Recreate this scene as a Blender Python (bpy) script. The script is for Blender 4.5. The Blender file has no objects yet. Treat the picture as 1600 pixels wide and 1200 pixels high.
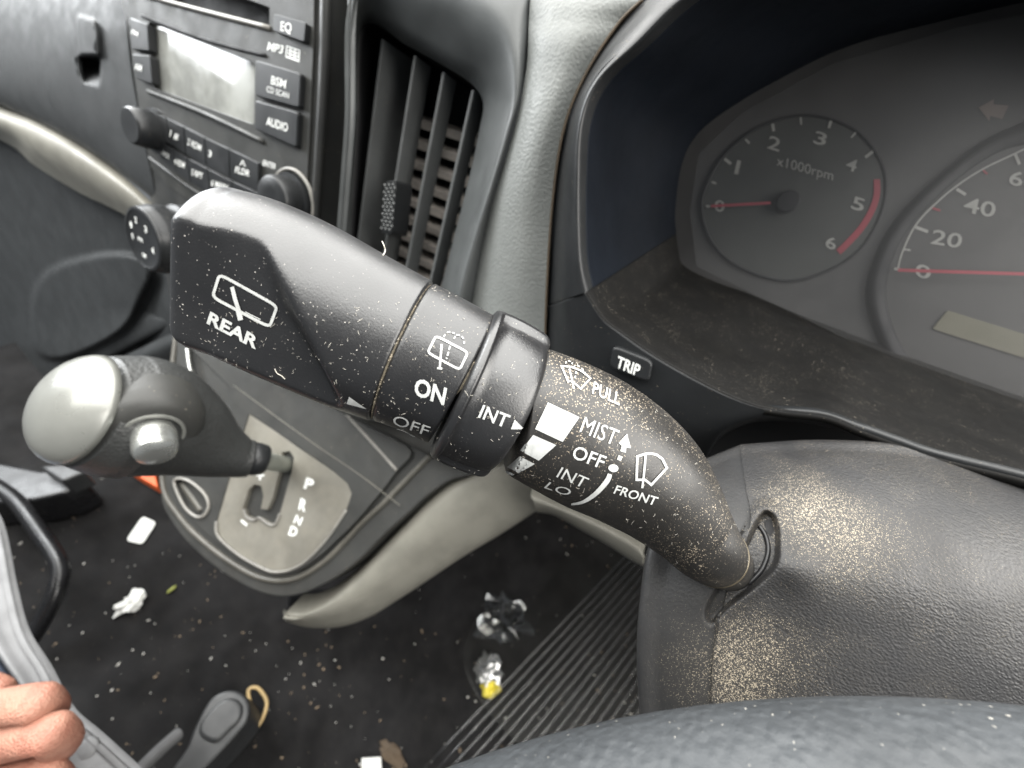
import bpy, bmesh, math, random
from mathutils import Vector, Matrix, noise
from mathutils.bvhtree import BVHTree
random.seed(7)
rad = math.radians
SC = bpy.context.scene
COL = SC.collection

# ------------------------------------------------------------------ camera
# Car axes: X to the car's right, Y forward, Z up, floor at z = 0, metres.
FPX = 590.0                        # focal length in photo pixels (13 mm-equivalent phone lens)
CAMZ = 0.55
RIGHT = Vector((0.8529958, 0.44446926, -0.27357859))   # car axes seen in the lens frame (x right, y down, z ahead)
FWD = Vector((0.48917314, -0.49809911, 0.71596572))
DOWN = Vector((-0.1819555, 0.74454305, 0.64229887))
CAM = Vector((0, 0, CAMZ))
def lens2car(c):
    c = Vector(c); return Vector((c.dot(RIGHT), c.dot(FWD), -c.dot(DOWN)))
cx, cy, cz = lens2car((1, 0, 0)), lens2car((0, -1, 0)), lens2car((0, 0, -1))
camd = bpy.data.cameras.new('camera'); camo = bpy.data.objects.new('camera', camd); COL.objects.link(camo)
camo.matrix_world = Matrix(((cx.x, cy.x, cz.x, CAM.x), (cx.y, cy.y, cz.y, CAM.y), (cx.z, cy.z, cz.z, CAM.z), (0, 0, 0, 1)))
camd.sensor_fit = 'HORIZONTAL'; camd.sensor_width = 36; camd.lens = 36 * FPX / 1600
camd.clip_start = 0.005; camd.clip_end = 50
camd.dof.use_dof = True; camd.dof.focus_distance = 0.081; camd.dof.aperture_fstop = 13.3
SC.camera = camo

# ------------------------------------------------------------------ light (daylight through the car's windows, plus added overhead light)
w = bpy.data.worlds.new('World'); SC.world = w; w.use_nodes = True
w.node_tree.nodes['Background'].inputs[0].default_value = (0.88, 0.94, 1.0, 1)
w.node_tree.nodes['Background'].inputs[1].default_value = 0.25
def area(name, loc, target, sx, sy, power, col=(1, 1, 1)):
    l = bpy.data.lights.new(name, 'AREA'); l.shape = 'RECTANGLE'; l.size = sx; l.size_y = sy; l.energy = power; l.color = col
    o = bpy.data.objects.new(name, l); COL.objects.link(o); o.location = loc
    o.rotation_euler = (Vector(target) - Vector(loc)).to_track_quat('-Z', 'Y').to_euler()
    return o
area('windscreen_overhead_fill', (-0.35, 0.20, 1.32), (-0.25, 0.05, 0.45), 2.2, 1.75, 100, (1.0, 0.99, 0.955))  # windscreen daylight, with an added overhead stretch past the roof to whiten the stalk
area('driver_window_light', (0.85, 0.05, 0.95), (0.0, 0.1, 0.45), 0.9, 0.55, 17, (1.0, 0.97, 0.92))
area('passenger_window_light', (-1.35, 0.05, 0.95), (-0.2, 0.05, 0.40), 1.1, 0.55, 30, (0.95, 0.98, 1.0))
SC.view_settings.view_transform = 'Standard'; SC.view_settings.look = 'None'
SC.view_settings.exposure = -0.15; SC.view_settings.gamma = 1.0
SC.cycles.use_denoising = True
SC.cycles.max_bounces = 6

# ------------------------------------------------------------------ pixel -> place
TILT = rad(15)
NR = Vector((0, -math.cos(TILT), math.sin(TILT)))      # the centre stack leans back 15 degrees and faces the driver
def ray(x, y): return lens2car(((x - 800) / FPX, (y - 600) / FPX, 1))
def PD(x, y, d):                                       # on the plane parallel to the radio face, d metres in front of the lens
    r = ray(x, y); return CAM + r * (-d / r.dot(NR))
def PH(x, y, p, n):
    r = ray(x, y); return CAM + r * ((p - CAM).dot(n) / r.dot(n))
def PZ(x, y, h): return PH(x, y, Vector((0, 0, h)), Vector((0, 0, 1)))
def PC(x, y, z): return CAM + ray(x, y) * z
def pix(p):
    v = Vector(p) - CAM; c = RIGHT * v.x + FWD * v.y - DOWN * v.z
    return (c.x / c.z * FPX + 800, c.y / c.z * FPX + 600, c.z)
PHI = rad(45); NK = Vector((0, -math.cos(PHI), math.sin(PHI))); JK = PD(470, 620, .188)
def PK(x, y, off=0.0): return PH(x, y, JK + NK * off, NK)   # on the sloping lower console

# ------------------------------------------------------------------ materials
def nd(nt, t, **kw):
    n = nt.nodes.new(t)
    for k, v in kw.items(): setattr(n, k, v)
    return n
def mathn(nt, op, a, b=None, clamp=False):
    n = nd(nt, 'ShaderNodeMath', operation=op); n.use_clamp = clamp
    for i, v in enumerate((a, b)):
        if v is None: continue
        if isinstance(v, (int, float)): n.inputs[i].default_value = v
        else: nt.links.new(v, n.inputs[i])
    return n.outputs[0]
def maprange(nt, v, a, b, c=0.0, d=1.0, smooth=True):
    n = nd(nt, 'ShaderNodeMapRange'); n.interpolation_type = 'SMOOTHSTEP' if smooth else 'LINEAR'
    nt.links.new(v, n.inputs[0])
    for i, x in zip((1, 2, 3, 4), (a, b, c, d)): n.inputs[i].default_value = x
    return n.outputs[0]
def noisen(nt, vec, scale, detail=4, rough=.55):
    n = nd(nt, 'ShaderNodeTexNoise'); n.inputs['Scale'].default_value = scale; n.inputs['Detail'].default_value = detail; n.inputs['Roughness'].default_value = rough
    nt.links.new(vec, n.inputs['Vector']); return n.outputs[0]
def voron(nt, vec, scale, feature='F1'):
    n = nd(nt, 'ShaderNodeTexVoronoi', feature=feature); n.inputs['Scale'].default_value = scale
    nt.links.new(vec, n.inputs['Vector']); return n
MATS = {}
def mat(name, base, rough=.5, metal=0, spec=.5, grain=None, gscale=900, gstr=.15, mottle=.12, mscale=30,
        dust=0, dscale=1500, dcol=(.50, .42, .31), patches=(), film=0, stretch=None, updust=False, coat=0, scratches=0):
    m = bpy.data.materials.new(name); m.use_nodes = True; nt = m.node_tree; L = nt.links.new
    b = nt.nodes['Principled BSDF']
    b.inputs['Roughness'].default_value = rough; b.inputs['Metallic'].default_value = metal; b.inputs['Specular IOR Level'].default_value = spec
    b.inputs['Coat Weight'].default_value = coat
    geo = nd(nt, 'ShaderNodeNewGeometry'); pos = geo.outputs['Position']
    big = noisen(nt, pos, mscale, 5, .6)
    mix = nd(nt, 'ShaderNodeMix', data_type='RGBA'); mix.inputs[6].default_value = tuple(c * (1 - mottle) for c in base) + (1,)
    mix.inputs[7].default_value = tuple(min(1, c * (1 + mottle)) for c in base) + (1,)
    L(maprange(nt, big, .35, .65), mix.inputs[0]); col = mix.outputs[2]
    rgh = maprange(nt, noisen(nt, pos, mscale * 2.3, 4), .3, .7, max(.02, rough - .07), min(1, rough + .08))
    if dust or film:
        # settled dust: many tiny specks, thicker in some places, thin film between
        cover = maprange(nt, noisen(nt, pos, 55, 5, .65), .32, .68, .35, 1.0)
        for c, r, gain in patches:
            vm = nd(nt, 'ShaderNodeVectorMath', operation='DISTANCE'); L(pos, vm.inputs[0]); vm.inputs[1].default_value = c
            cover = mathn(nt, 'ADD', cover, maprange(nt, vm.outputs['Value'], r, 0, 0, gain))
        if updust:
            sx = nd(nt, 'ShaderNodeSeparateXYZ'); L(geo.outputs['True Normal'], sx.inputs[0])
            cover = mathn(nt, 'MULTIPLY', cover, maprange(nt, sx.outputs[2], .1, .75))
        facs = None
        wob = nd(nt, 'ShaderNodeVectorMath', operation='MULTIPLY_ADD')
        nz = nd(nt, 'ShaderNodeTexNoise'); nz.inputs['Scale'].default_value = dscale * .7; L(pos, nz.inputs['Vector'])
        L(nz.outputs['Color'], wob.inputs[0]); wob.inputs[1].default_value = (1.2 / dscale,) * 3; L(pos, wob.inputs[2])
        for k, sc in enumerate((dscale, dscale * .43)):
            v = voron(nt, wob.outputs[0], sc)
            sp = nd(nt, 'ShaderNodeSeparateColor'); L(v.outputs['Color'], sp.inputs[0])
            thr = mathn(nt, 'MULTIPLY', mathn(nt, 'POWER', sp.outputs[0], 2.0 if k == 0 else 5.0), mathn(nt, 'MULTIPLY', cover, dust * (.62 if k == 0 else .34)))
            s = mathn(nt, 'MULTIPLY', mathn(nt, 'SUBTRACT', thr, v.outputs['Distance']), 9, True)
            facs = s if facs is None else mathn(nt, 'MAXIMUM', facs, s)
        if film:
            facs = mathn(nt, 'MAXIMUM', facs, mathn(nt, 'MULTIPLY', cover, film, True))
        dm = nd(nt, 'ShaderNodeMix', data_type='RGBA'); L(facs, dm.inputs[0]); L(col, dm.inputs[6]); dm.inputs[7].default_value = dcol + (1,)
        col = dm.outputs[2]
        rm = nd(nt, 'ShaderNodeMix', data_type='FLOAT'); L(facs, rm.inputs[0]); L(rgh, rm.inputs[2]); rm.inputs[3].default_value = .8
        rgh = rm.outputs[0]
    L(col, b.inputs['Base Color']); L(rgh, b.inputs['Roughness'])
    if grain:
        vec = pos
        if stretch:
            mp = nd(nt, 'ShaderNodeMapping'); mp.inputs['Rotation'].default_value = stretch[0]; mp.inputs['Scale'].default_value = stretch[1]; L(pos, mp.inputs[0]); vec = mp.outputs[0]
        if grain == 'leather':
            w1 = nd(nt, 'ShaderNodeVectorMath', operation='MULTIPLY_ADD'); n0 = nd(nt, 'ShaderNodeTexNoise'); n0.inputs['Scale'].default_value = gscale * .6; L(vec, n0.inputs['Vector'])
            L(n0.outputs['Color'], w1.inputs[0]); w1.inputs[1].default_value = (.55 / gscale,) * 3; L(vec, w1.inputs[2])
            v1 = voron(nt, w1.outputs[0], gscale, 'SMOOTH_F1').outputs['Distance']
            v2 = noisen(nt, vec, gscale * 1.7, 3)
            h = mathn(nt, 'ADD', mathn(nt, 'MULTIPLY', v1, -1.0), mathn(nt, 'MULTIPLY', v2, .35))
        else:
            h = noisen(nt, vec, gscale, 3, .6)
        bp = nd(nt, 'ShaderNodeBump'); bp.inputs['Strength'].default_value = gstr; bp.inputs['Distance'].default_value = .4 / gscale
        L(h, bp.inputs['Height']); L(bp.outputs[0], b.inputs['Normal'])
    MATS[name] = m
    return m

TAN = (.46, .38, .27)
M_cap = mat('stalk_cap_plastic', (.013, .013, .014), .34, spec=1.0, grain='fine', gscale=2600, gstr=.35, dust=.46, dscale=1900, dcol=(.50, .47, .43))
M_ring = mat('stalk_ring_plastic', (.013, .013, .014), .36, spec=.9, grain='fine', gscale=2600, gstr=.35, dust=.66, dscale=2300, dcol=(.50, .44, .36))
M_arm = mat('stalk_arm_plastic', (.016, .015, .014), .42, spec=.7, grain='fine', gscale=2600, gstr=.3, dust=1.05, dscale=3300, dcol=(.42, .35, .26), film=.012)
M_shroud = mat('shroud_plastic', (.017, .0175, .0195), .47, spec=.45, grain='leather', gscale=1250, gstr=.5, dust=.62, dscale=5000, dcol=(.42, .36, .27),
               patches=[(tuple(PC(1275, 830, .103)), .024, 1.7), (tuple(PC(1150, 1010, .098)), .028, 1.0), (tuple(PC(1120, 1080, .098)), .03, .9)], stretch=((0, 0, rad(25)), (1, 1.6, 1.6)), film=.024)
M_shroud_side = mat('shroud_side_plastic', (.022, .0225, .024), .5, grain='fine', gscale=900, gstr=.3, dust=.45, dscale=4200, dcol=(.42, .36, .27), film=.02, stretch=((0, 0, 0), (1.6, 1.6, .18)), spec=0.4, patches=[(tuple(PC(1130, 1010, .098)), .020, 1.0), (tuple(PC(1105, 1080, .098)), .018, .9)])
M_wheel = mat('wheel_cover', (.042, .046, .050), .62, grain='leather', gscale=600, gstr=.7, dust=.45, dscale=900, dcol=(.4, .38, .34))
M_dash = mat('dash_plastic', (.028, .030, .031), .55, spec=.25, grain='fine', gscale=1500, gstr=.2, dust=.25, dscale=900, dcol=(.42, .38, .32))
M_bezel = mat('bezel_plastic', (.014, .015, .016), .36, grain='fine', gscale=1500, gstr=.12, dust=.35, dscale=1000, dcol=(.42, .36, .27), spec=0.4)
M_hood = mat('hood_plastic', (.006, .008, .012), .6, spec=.12, grain='fine', gscale=1500, gstr=.2)
M_shelf = mat('shelf_plastic', (.006, .006, .006), .6, spec=.15, grain='fine', gscale=1500, gstr=.2, dust=.6, dscale=1300, dcol=(.21, .185, .15), film=.018)  # base and dust colours darkened in place of the hood's overhead shade
M_ventbezel = mat('vent_bezel_plastic', (.075, .08, .08), .42, grain='fine', gscale=1500, gstr=.12, dust=.2, dscale=900, dcol=(.3, .28, .24))
M_seam = mat('pad_seam_dirt', (.07, .05, .03), .7)
M_pad = mat('pad_vinyl', (.175, .183, .175), .48, grain='leather', gscale=900, gstr=.42, mottle=.06, spec=0.35)
M_fascia = mat('fascia_plastic', (.024, .025, .025), .42, grain='fine', gscale=1200, gstr=.15, dust=.38, dscale=650, dcol=(.30, .27, .21), film=.03, spec=.35)
M_radio = mat('radio_plastic', (.028, .029, .028), .42, grain='fine', gscale=1500, gstr=.15, dust=.38, dscale=700, dcol=(.36, .33, .26), film=.03, spec=.35)
M_button = mat('button_plastic', (.016, .017, .018), .36, dust=.3, dscale=700, dcol=(.36, .33, .26), spec=0.4)
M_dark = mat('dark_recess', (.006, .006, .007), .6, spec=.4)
M_greytrim = mat('pale_trim_plastic', (.185, .178, .152), .5, grain='fine', gscale=1200, gstr=.1, dust=.2, dscale=600, dcol=(.16, .13, .09), spec=0.35)
M_console = mat('console_plastic', (.036, .037, .036), .45, grain='fine', gscale=1200, gstr=.2, dust=.35, dscale=600, dcol=(.34, .30, .23), film=.03, spec=.35)
M_gate = mat('gate_plate_plastic', (.175, .168, .146), .42, mottle=.2, mscale=22, dust=.3, dscale=500, dcol=(.30, .25, .16), film=.08, spec=.35)
M_bead = mat('console_bead', (.085, .080, .068), .4, mottle=.25)
M_rim = mat('pale_rim', (.22, .21, .19), .32, mottle=.2)
M_vane = mat('vane_plastic', (.10, .105, .105), .45, grain='fine', gscale=1500, gstr=.2, dust=.4, dscale=900, dcol=(.26, .25, .22))
M_louver = mat('louver_plastic', (.21, .19, .17), .6, mottle=.25, mscale=60)
M_knobgrip = mat('knob_leather', (.035, .036, .035), .42, grain='leather', gscale=700, gstr=.5)
M_knobcap = mat('knob_cap_satin', (.22, .222, .205), .32, mottle=.06, metal=.25, coat=.2)
M_chrome = mat('button_chrome', (.62, .63, .60), .22, metal=.85)
M_rod = mat('rod_steel', (.35, .37, .33), .4, metal=.5)
M_white = mat('white_print', (.54, .55, .535), .5, mottle=.08, mscale=600, dust=.45, dscale=1900, dcol=(.12, .11, .10))
M_print = mat('grey_white_print', (.85, .86, .83), .5)
M_dimprint = mat('dial_print', (.27, .27, .255), .5)
M_red = mat('dial_red', (.24, .035, .05), .45)
M_face = mat('cluster_face', (.046, .045, .045), .5, grain='fine', gscale=3000, gstr=.2, mottle=.1)  # grey face, dials and dim print imitate the veil of lens reflections
M_dial = mat('dial_face', (.036, .038, .036), .5, grain='fine', gscale=3000, gstr=.2)
M_dialring = mat('dial_ring', (.016, .016, .018), .6, spec=.25)
M_indic = mat('indicator_film', (.15, .12, .105), .5)
M_lcd2 = mat('odometer_window', (.11, .105, .08), .4)
M_lcd = mat('radio_lcd', (.28, .285, .265), .12, mottle=.25, mscale=28, coat=.6)  # mottle paints blurred reflections into the display colour
M_carpet = mat('black_carpet', (.009, .009, .0095), .9, spec=.15, grain='fine', gscale=700, gstr=.8, mottle=.35, mscale=14, dust=.22, dscale=300, dcol=(.25, .22, .19), film=.018)
M_seatgrey = mat('seat_trim_plastic', (.13, .13, .132), .5, grain='fine', gscale=900, gstr=.1)
M_blue = mat('blue_grey_cloth', (.06, .075, .11), .85, grain='fine', gscale=1500, gstr=.5)
M_blackplastic = mat('black_gloss_plastic', (.012, .012, .013), .3)
M_buckle = mat('buckle_plastic', (.026, .027, .028), .42, dust=.3, dscale=500, dcol=(.3, .27, .22))
M_orange = mat('orange_plastic', (.75, .13, .03), .45)
M_paper = mat('white_paper', (.6, .6, .57), .6)
M_crumb_w = mat('crumb_white', (.62, .60, .55), .7, mottle=.25, mscale=200)
M_crumb_t = mat('crumb_tan', (.24, .18, .12), .8, mottle=.35, mscale=200)
M_yellow = mat('yellow_wrap', (.75, .62, .06), .4)
M_seed = mat('seed_green', (.25, .27, .06), .6)
M_foil = mat('foil', (.5, .5, .49), .25, metal=.8)
M_rubber = mat('rubber_band', (.42, .30, .14), .5)
M_leaf = mat('dry_leaf', (.06, .04, .022), .7)
M_lint = mat('lint', (.55, .52, .46), .7)
M_bluemark = mat('blue_mark', (.08, .24, .55), .4)
M_dirt = mat('seam_dirt', (.10, .085, .06), .8, mottle=.6, mscale=900, dust=1.2, dscale=2500, dcol=(.42, .36, .27))
M_brass = mat('worn_brass', (.15, .125, .085), .4, metal=.4)
def glassy(name, refl, rough, tint=(1, 1, 1), fres=1.45):
    m = bpy.data.materials.new(name); m.use_nodes = True; nt = m.node_tree; nt.nodes.clear()
    o = nd(nt, 'ShaderNodeOutputMaterial'); mx = nd(nt, 'ShaderNodeMixShader'); t = nd(nt, 'ShaderNodeBsdfTransparent'); g = nd(nt, 'ShaderNodeBsdfGlossy')
    t.inputs[0].default_value = tint + (1,); g.inputs['Roughness'].default_value = rough; g.inputs[0].default_value = (1, 1, 1, 1)
    lw = nd(nt, 'ShaderNodeLayerWeight'); lw.inputs[0].default_value = .5
    nt.links.new(mathn(nt, 'ADD', mathn(nt, 'MULTIPLY', mathn(nt, 'POWER', lw.outputs['Facing'], 5.0), .15), refl), mx.inputs[0]); nt.links.new(t.outputs[0], mx.inputs[1]); nt.links.new(g.outputs[0], mx.inputs[2]); nt.links.new(mx.outputs[0], o.inputs[0])
    return m
M_lens = glassy('cluster_lens', .04, .4, (.96, .96, .96))
M_clear = glassy('clear_vinyl', .012, .3, (.93, .93, .92))
M_rib = glassy('vinyl_rib', .05, .25, (.9, .9, .9))
M_film = glassy('crumpled_film', .10, .10, (.95, .95, .95))
M_skin = bpy.data.materials.new('skin'); M_skin.use_nodes = True
def _skin():
    nt = M_skin.node_tree; b = nt.nodes['Principled BSDF']; geo = nd(nt, 'ShaderNodeNewGeometry'); p = geo.outputs['Position']
    mx = nd(nt, 'ShaderNodeMix', data_type='RGBA'); mx.inputs[6].default_value = (.40, .20, .14, 1); mx.inputs[7].default_value = (.30, .125, .085, 1)
    nt.links.new(maprange(nt, noisen(nt, p, 70, 5), .35, .65), mx.inputs[0]); nt.links.new(mx.outputs[2], b.inputs['Base Color'])
    b.inputs['Roughness'].default_value = .6; b.inputs['Subsurface Weight'].default_value = .06; b.inputs['Subsurface Radius'].default_value = (.006, .003, .002)
    bp = nd(nt, 'ShaderNodeBump'); bp.inputs['Strength'].default_value = .6; bp.inputs['Distance'].default_value = .0008
    nt.links.new(voron(nt, p, 900).outputs['Distance'], bp.inputs['Height']); nt.links.new(bp.outputs[0], b.inputs['Normal'])
_skin()

# ------------------------------------------------------------------ building helpers
class Root:
    pass
def thing(name, label, cat, loc, group=None):
    o = bpy.data.objects.new(name, None); COL.objects.link(o); o.location = loc; o.empty_display_size = .02
    o['label'] = label; o['category'] = cat
    if group: o['group'] = group
    return o
def origin_of(o):
    v = Vector(o.location)
    while o.parent: o = o.parent; v += Vector(o.location)
    return v
def build(name, verts, faces, m, parent=None, smooth=True, solid=0, bevel=0, subsurf=0, face_cam=False, label=None, autosmooth=None):
    me = bpy.data.meshes.new(name)
    off = origin_of(parent) if parent else Vector((0, 0, 0))
    me.from_pydata([tuple(Vector(v) - off) for v in verts], [], faces)
    bm = bmesh.new(); bm.from_mesh(me)
    if face_cam:
        s = 0
        for f in bm.faces:
            f.normal_update(); s += f.normal.dot((CAM - off) - f.calc_center_median()) * f.calc_area()
        if s < 0: bmesh.ops.reverse_faces(bm, faces=bm.faces)
    else:
        bmesh.ops.recalc_face_normals(bm, faces=bm.faces)
    bm.to_mesh(me); bm.free()
    if smooth:
        me.polygons.foreach_set('use_smooth', [True] * len(me.polygons))
        if autosmooth: me.set_sharp_from_angle(angle=rad(autosmooth))
    me.materials.append(m)
    o = bpy.data.objects.new(name, me); COL.objects.link(o)
    if parent: o.parent = parent
    if solid:
        md = o.modifiers.new('solid', 'SOLIDIFY'); md.thickness = solid; md.offset = -1
    if bevel:
        md = o.modifiers.new('bevel', 'BEVEL'); md.width = bevel; md.segments = 3; md.limit_method = 'ANGLE'; md.angle_limit = rad(40)
    if subsurf:
        md = o.modifiers.new('sub', 'SUBSURF'); md.levels = subsurf; md.render_levels = subsurf
    if label: o['label'] = label
    return o
def tag(o, label, cat, group=None, kind=None):
    if label: o['label'] = label
    if cat: o['category'] = cat
    if group: o['group'] = group
    if kind: o['kind'] = kind
    return o
def cr(p0, p1, p2, p3, t):
    return tuple(.5 * (2 * b + (c - a) * t + (2 * a - 5 * b + 4 * c - d) * t * t + (3 * b - a - 3 * c + d) * t ** 3) for a, b, c, d in zip(p0, p1, p2, p3))
def spline(pts, n, closed=False):
    pts = [tuple(p) for p in pts]; N = len(pts); out = []
    segs = N if closed else N - 1
    cnt = n if closed else n - 1
    for i in range(n):
        u = i / cnt * segs; k = min(int(u), segs - 1); t = u - k
        if closed: q = [pts[(k + j) % N] for j in (-1, 0, 1, 2)]
        else: q = [pts[max(0, min(N - 1, k + j))] for j in (-1, 0, 1, 2)]
        out.append(cr(*q, t))
    return out
def chord(pts, n):                                  # even spacing along a smooth curve
    d = spline(pts, len(pts) * 24); L = [0]
    for a, b in zip(d, d[1:]): L.append(L[-1] + math.dist(a, b))
    out = []; j = 0
    for i in range(n):
        s = L[-1] * i / (n - 1)
        while j < len(L) - 2 and L[j + 1] < s: j += 1
        t = (s - L[j]) / max(1e-12, L[j + 1] - L[j]); out.append(tuple(a + (b - a) * t for a, b in zip(d[j], d[j + 1])))
    return out
def gridfaces(nu, nv, closed=False):
    F = []
    for j in range(nv - 1):
        for i in range(nu if closed else nu - 1):
            F.append((j * nu + i, j * nu + (i + 1) % nu, (j + 1) * nu + (i + 1) % nu, (j + 1) * nu + i))
    return F
BV = {}
def keep_bvh(key, verts, faces): BV[key] = BVHTree.FromPolygons([tuple(v) for v in verts], faces)
def surf(name, rows, nu, nv, m, parent, place=PD, cb=None, solid=.0025, key=None, closed=False, linear_v=False, even=False, label=None):
    rr = [(spline(r, nu, True) if closed else (chord(r, nu) if even else spline(r, nu))) for r in rows]
    cols = []
    for i in range(nu):
        c = [r[i] for r in rr]
        if linear_v:
            k = []
            for a, b in zip(c, c[1:]):
                q = (nv - 1) // (len(c) - 1)
                k += [tuple(x + (y - x) * t / q for x, y in zip(a, b)) for t in range(q)]
            k.append(c[-1]); cols.append(k)
        else: cols.append(spline(c, nv))
    nv = len(cols[0]); V = []
    for j in range(nv):
        for i in range(nu):
            x, y, d = cols[i][j]
            if cb: d = cb(x, y, d)
            V.append(place(x, y, d))
    F = gridfaces(nu, nv, closed)
    if key: keep_bvh(key, V, F)
    return build(name, V, F, m, parent, solid=solid, face_cam=True, label=label)
def plate(name, outline, place, back, m, parent=None, bevel=.0006, holes=(), label=None):
    # outline in photo pixels, put on a plane by place(x, y); extruded by vector back
    bm = bmesh.new()
    def loop(px):
        vs = [bm.verts.new(place(*p)) for p in px]
        return [bm.edges.new((vs[i], vs[(i + 1) % len(vs)])) for i in range(len(vs))]
    E = loop(outline)
    for h in holes: E += loop(h)
    if holes: bmesh.ops.triangle_fill(bm, use_beauty=True, use_dissolve=False, edges=E)
    else: bm.faces.new([e for e in bm.verts])
    r = bmesh.ops.extrude_face_region(bm, geom=list(bm.faces))
    bmesh.ops.translate(bm, vec=back, verts=[g for g in r['geom'] if isinstance(g, bmesh.types.BMVert)])
    bm.verts.index_update()
    V = [v.co.copy() for v in bm.verts]; F = [[v.index for v in f.verts] for f in bm.faces]; bm.free()
    return build(name, V, F, m, parent, smooth=False, bevel=bevel, label=label)
def rquad(q, r=.18, n=4):                            # rounded quad from 4 pixel corners
    out = []
    for i in range(4):
        p, a, b = Vector(q[i]), Vector(q[i - 1]), Vector(q[(i + 1) % 4])
        A = p + (a - p) * r; B = p + (b - p) * r
        for k in range(n + 1):
            t = k / n; out.append(tuple(A * (1 - t) ** 2 + p * 2 * t * (1 - t) + B * t * t))
    return out
def box(name, c, ex, ey, ez, m, parent=None, bevel=.001, smooth=False):
    V = [c + ex * i + ey * j + ez * k for i in (-1, 1) for j in (-1, 1) for k in (-1, 1)]
    F = [(0, 1, 3, 2), (4, 6, 7, 5), (0, 4, 5, 1), (2, 3, 7, 6), (0, 2, 6, 4), (1, 5, 7, 3)]
    return build(name, V, F, m, parent, smooth=smooth, bevel=bevel)
def frame(ax):
    ax = ax.normalized(); u = ax.orthogonal().normalized(); return u, ax.cross(u).normalized(), ax
def tube(name, pts, r, m, parent=None, n=10, closed=False, cnt=None, kind=None):
    pts = [Vector(p) for p in spline(pts, cnt or len(pts) * 6, closed)]; N = len(pts); V = []
    u = None
    for i, p in enumerate(pts):
        t = (pts[(i + 1) % N] - pts[i - 1]) if closed else (pts[min(N - 1, i + 1)] - pts[max(0, i - 1)])
        t.normalize(); u = t.orthogonal() if u is None else (u - t * u.dot(t)); u.normalize(); v = t.cross(u)
        rr = r(i / (N - 1)) if callable(r) else r
        for k in range(n):
            a = 2 * math.pi * k / n; V.append(p + (u * math.cos(a) + v * math.sin(a)) * rr)
    F = gridfaces(n, N, True)
    if closed: F += [((N - 1) * n + k, (N - 1) * n + (k + 1) % n, (k + 1) % n, k) for k in range(n)]
    else: F += [tuple(range(n)), tuple((N - 1) * n + k for k in range(n))]
    o = build(name, V, F, m, parent)
    if kind: o['kind'] = kind
    return o
def lathe(name, base, axis, prof, m, parent=None, n=48, knurl=None, key=None, u0=None):
    u, v, ax = frame(axis); V = []
    for j, (h, r) in enumerate(prof):
        for k in range(n):
            a = 2 * math.pi * k / n; rr = r
            if knurl and knurl[0] <= j <= knurl[1] and k % 2: rr -= knurl[2]
            V.append(base + ax * h + (u * math.cos(a) + v * math.sin(a)) * rr)
    F = gridfaces(n, len(prof), True) + [tuple((len(prof) - 1) * n + k for k in range(n)), tuple(range(n))]
    if key: keep_bvh(key, V, F)
    return build(name, V, F, m, parent, smooth=True, autosmooth=32)

# print: outlines given in photo pixels, laid on the surface they are printed on
def on_plane(d): return lambda x, y: PD(x, y, d)
def on_bvh(key, lift=.00018):
    def f(x, y):
        r = ray(x, y).normalized(); h = BV[key].ray_cast(CAM, r)
        if h[0] is None:
            h = BV[key].find_nearest(CAM + r * .1); return h[0] + (CAM - h[0]).normalized() * lift
        nrm = h[1] if h[1].dot(r) < 0 else -h[1]
        return h[0] + nrm * lift
    return f
def finish_print(name, V2, F, proj, m, parent, cuts=0, label=None):
    bm = bmesh.new(); vs = [bm.verts.new((x, y, 0)) for x, y in V2]
    for f in F:
        try: bm.faces.new([vs[i] for i in f])
        except ValueError: pass
    if cuts:
        bmesh.ops.triangulate(bm, faces=bm.faces)
        for _ in range(cuts):
            long = [e for e in bm.edges if e.calc_length() > 5]
            if not long: break
            bmesh.ops.subdivide_edges(bm, edges=long, cuts=1)
            bmesh.ops.triangulate(bm, faces=bm.faces)
    bm.verts.index_update()
    V = [proj(v.co.x, v.co.y) for v in bm.verts]; FF = [[v.index for v in f.verts] for f in bm.faces]; bm.free()
    return build(name, V, FF, m, parent, smooth=False, face_cam=True, label=label)
def text(body, A, B, Ct, proj, m, parent, bold=.02, cuts=0, name='lettering', full=False):
    cu = bpy.data.curves.new('t', 'FONT'); cu.body = body; cu.size = 1; cu.offset = bold; cu.resolution_u = 3
    ob = bpy.data.objects.new('t', cu); COL.objects.link(ob)
    me = ob.to_mesh(); vs = [(v.co.x, v.co.y) for v in me.vertices]; F = [tuple(p.vertices) for p in me.polygons]; ob.to_mesh_clear()
    bpy.data.objects.remove(ob); bpy.data.curves.remove(cu)
    x0 = min(v[0] for v in vs); x1 = max(v[0] for v in vs); y0 = min(v[1] for v in vs) if full else 0; y1 = max(v[1] for v in vs)
    A, B, Ct = Vector(A), Vector(B), Vector(Ct)
    V2 = [tuple(A + (B - A) * ((x - x0) / (x1 - x0)) + (Ct - A) * ((y - y0) / (y1 - y0))) for x, y in vs]
    return finish_print(name, V2, F, proj, m, parent, cuts)
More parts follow.
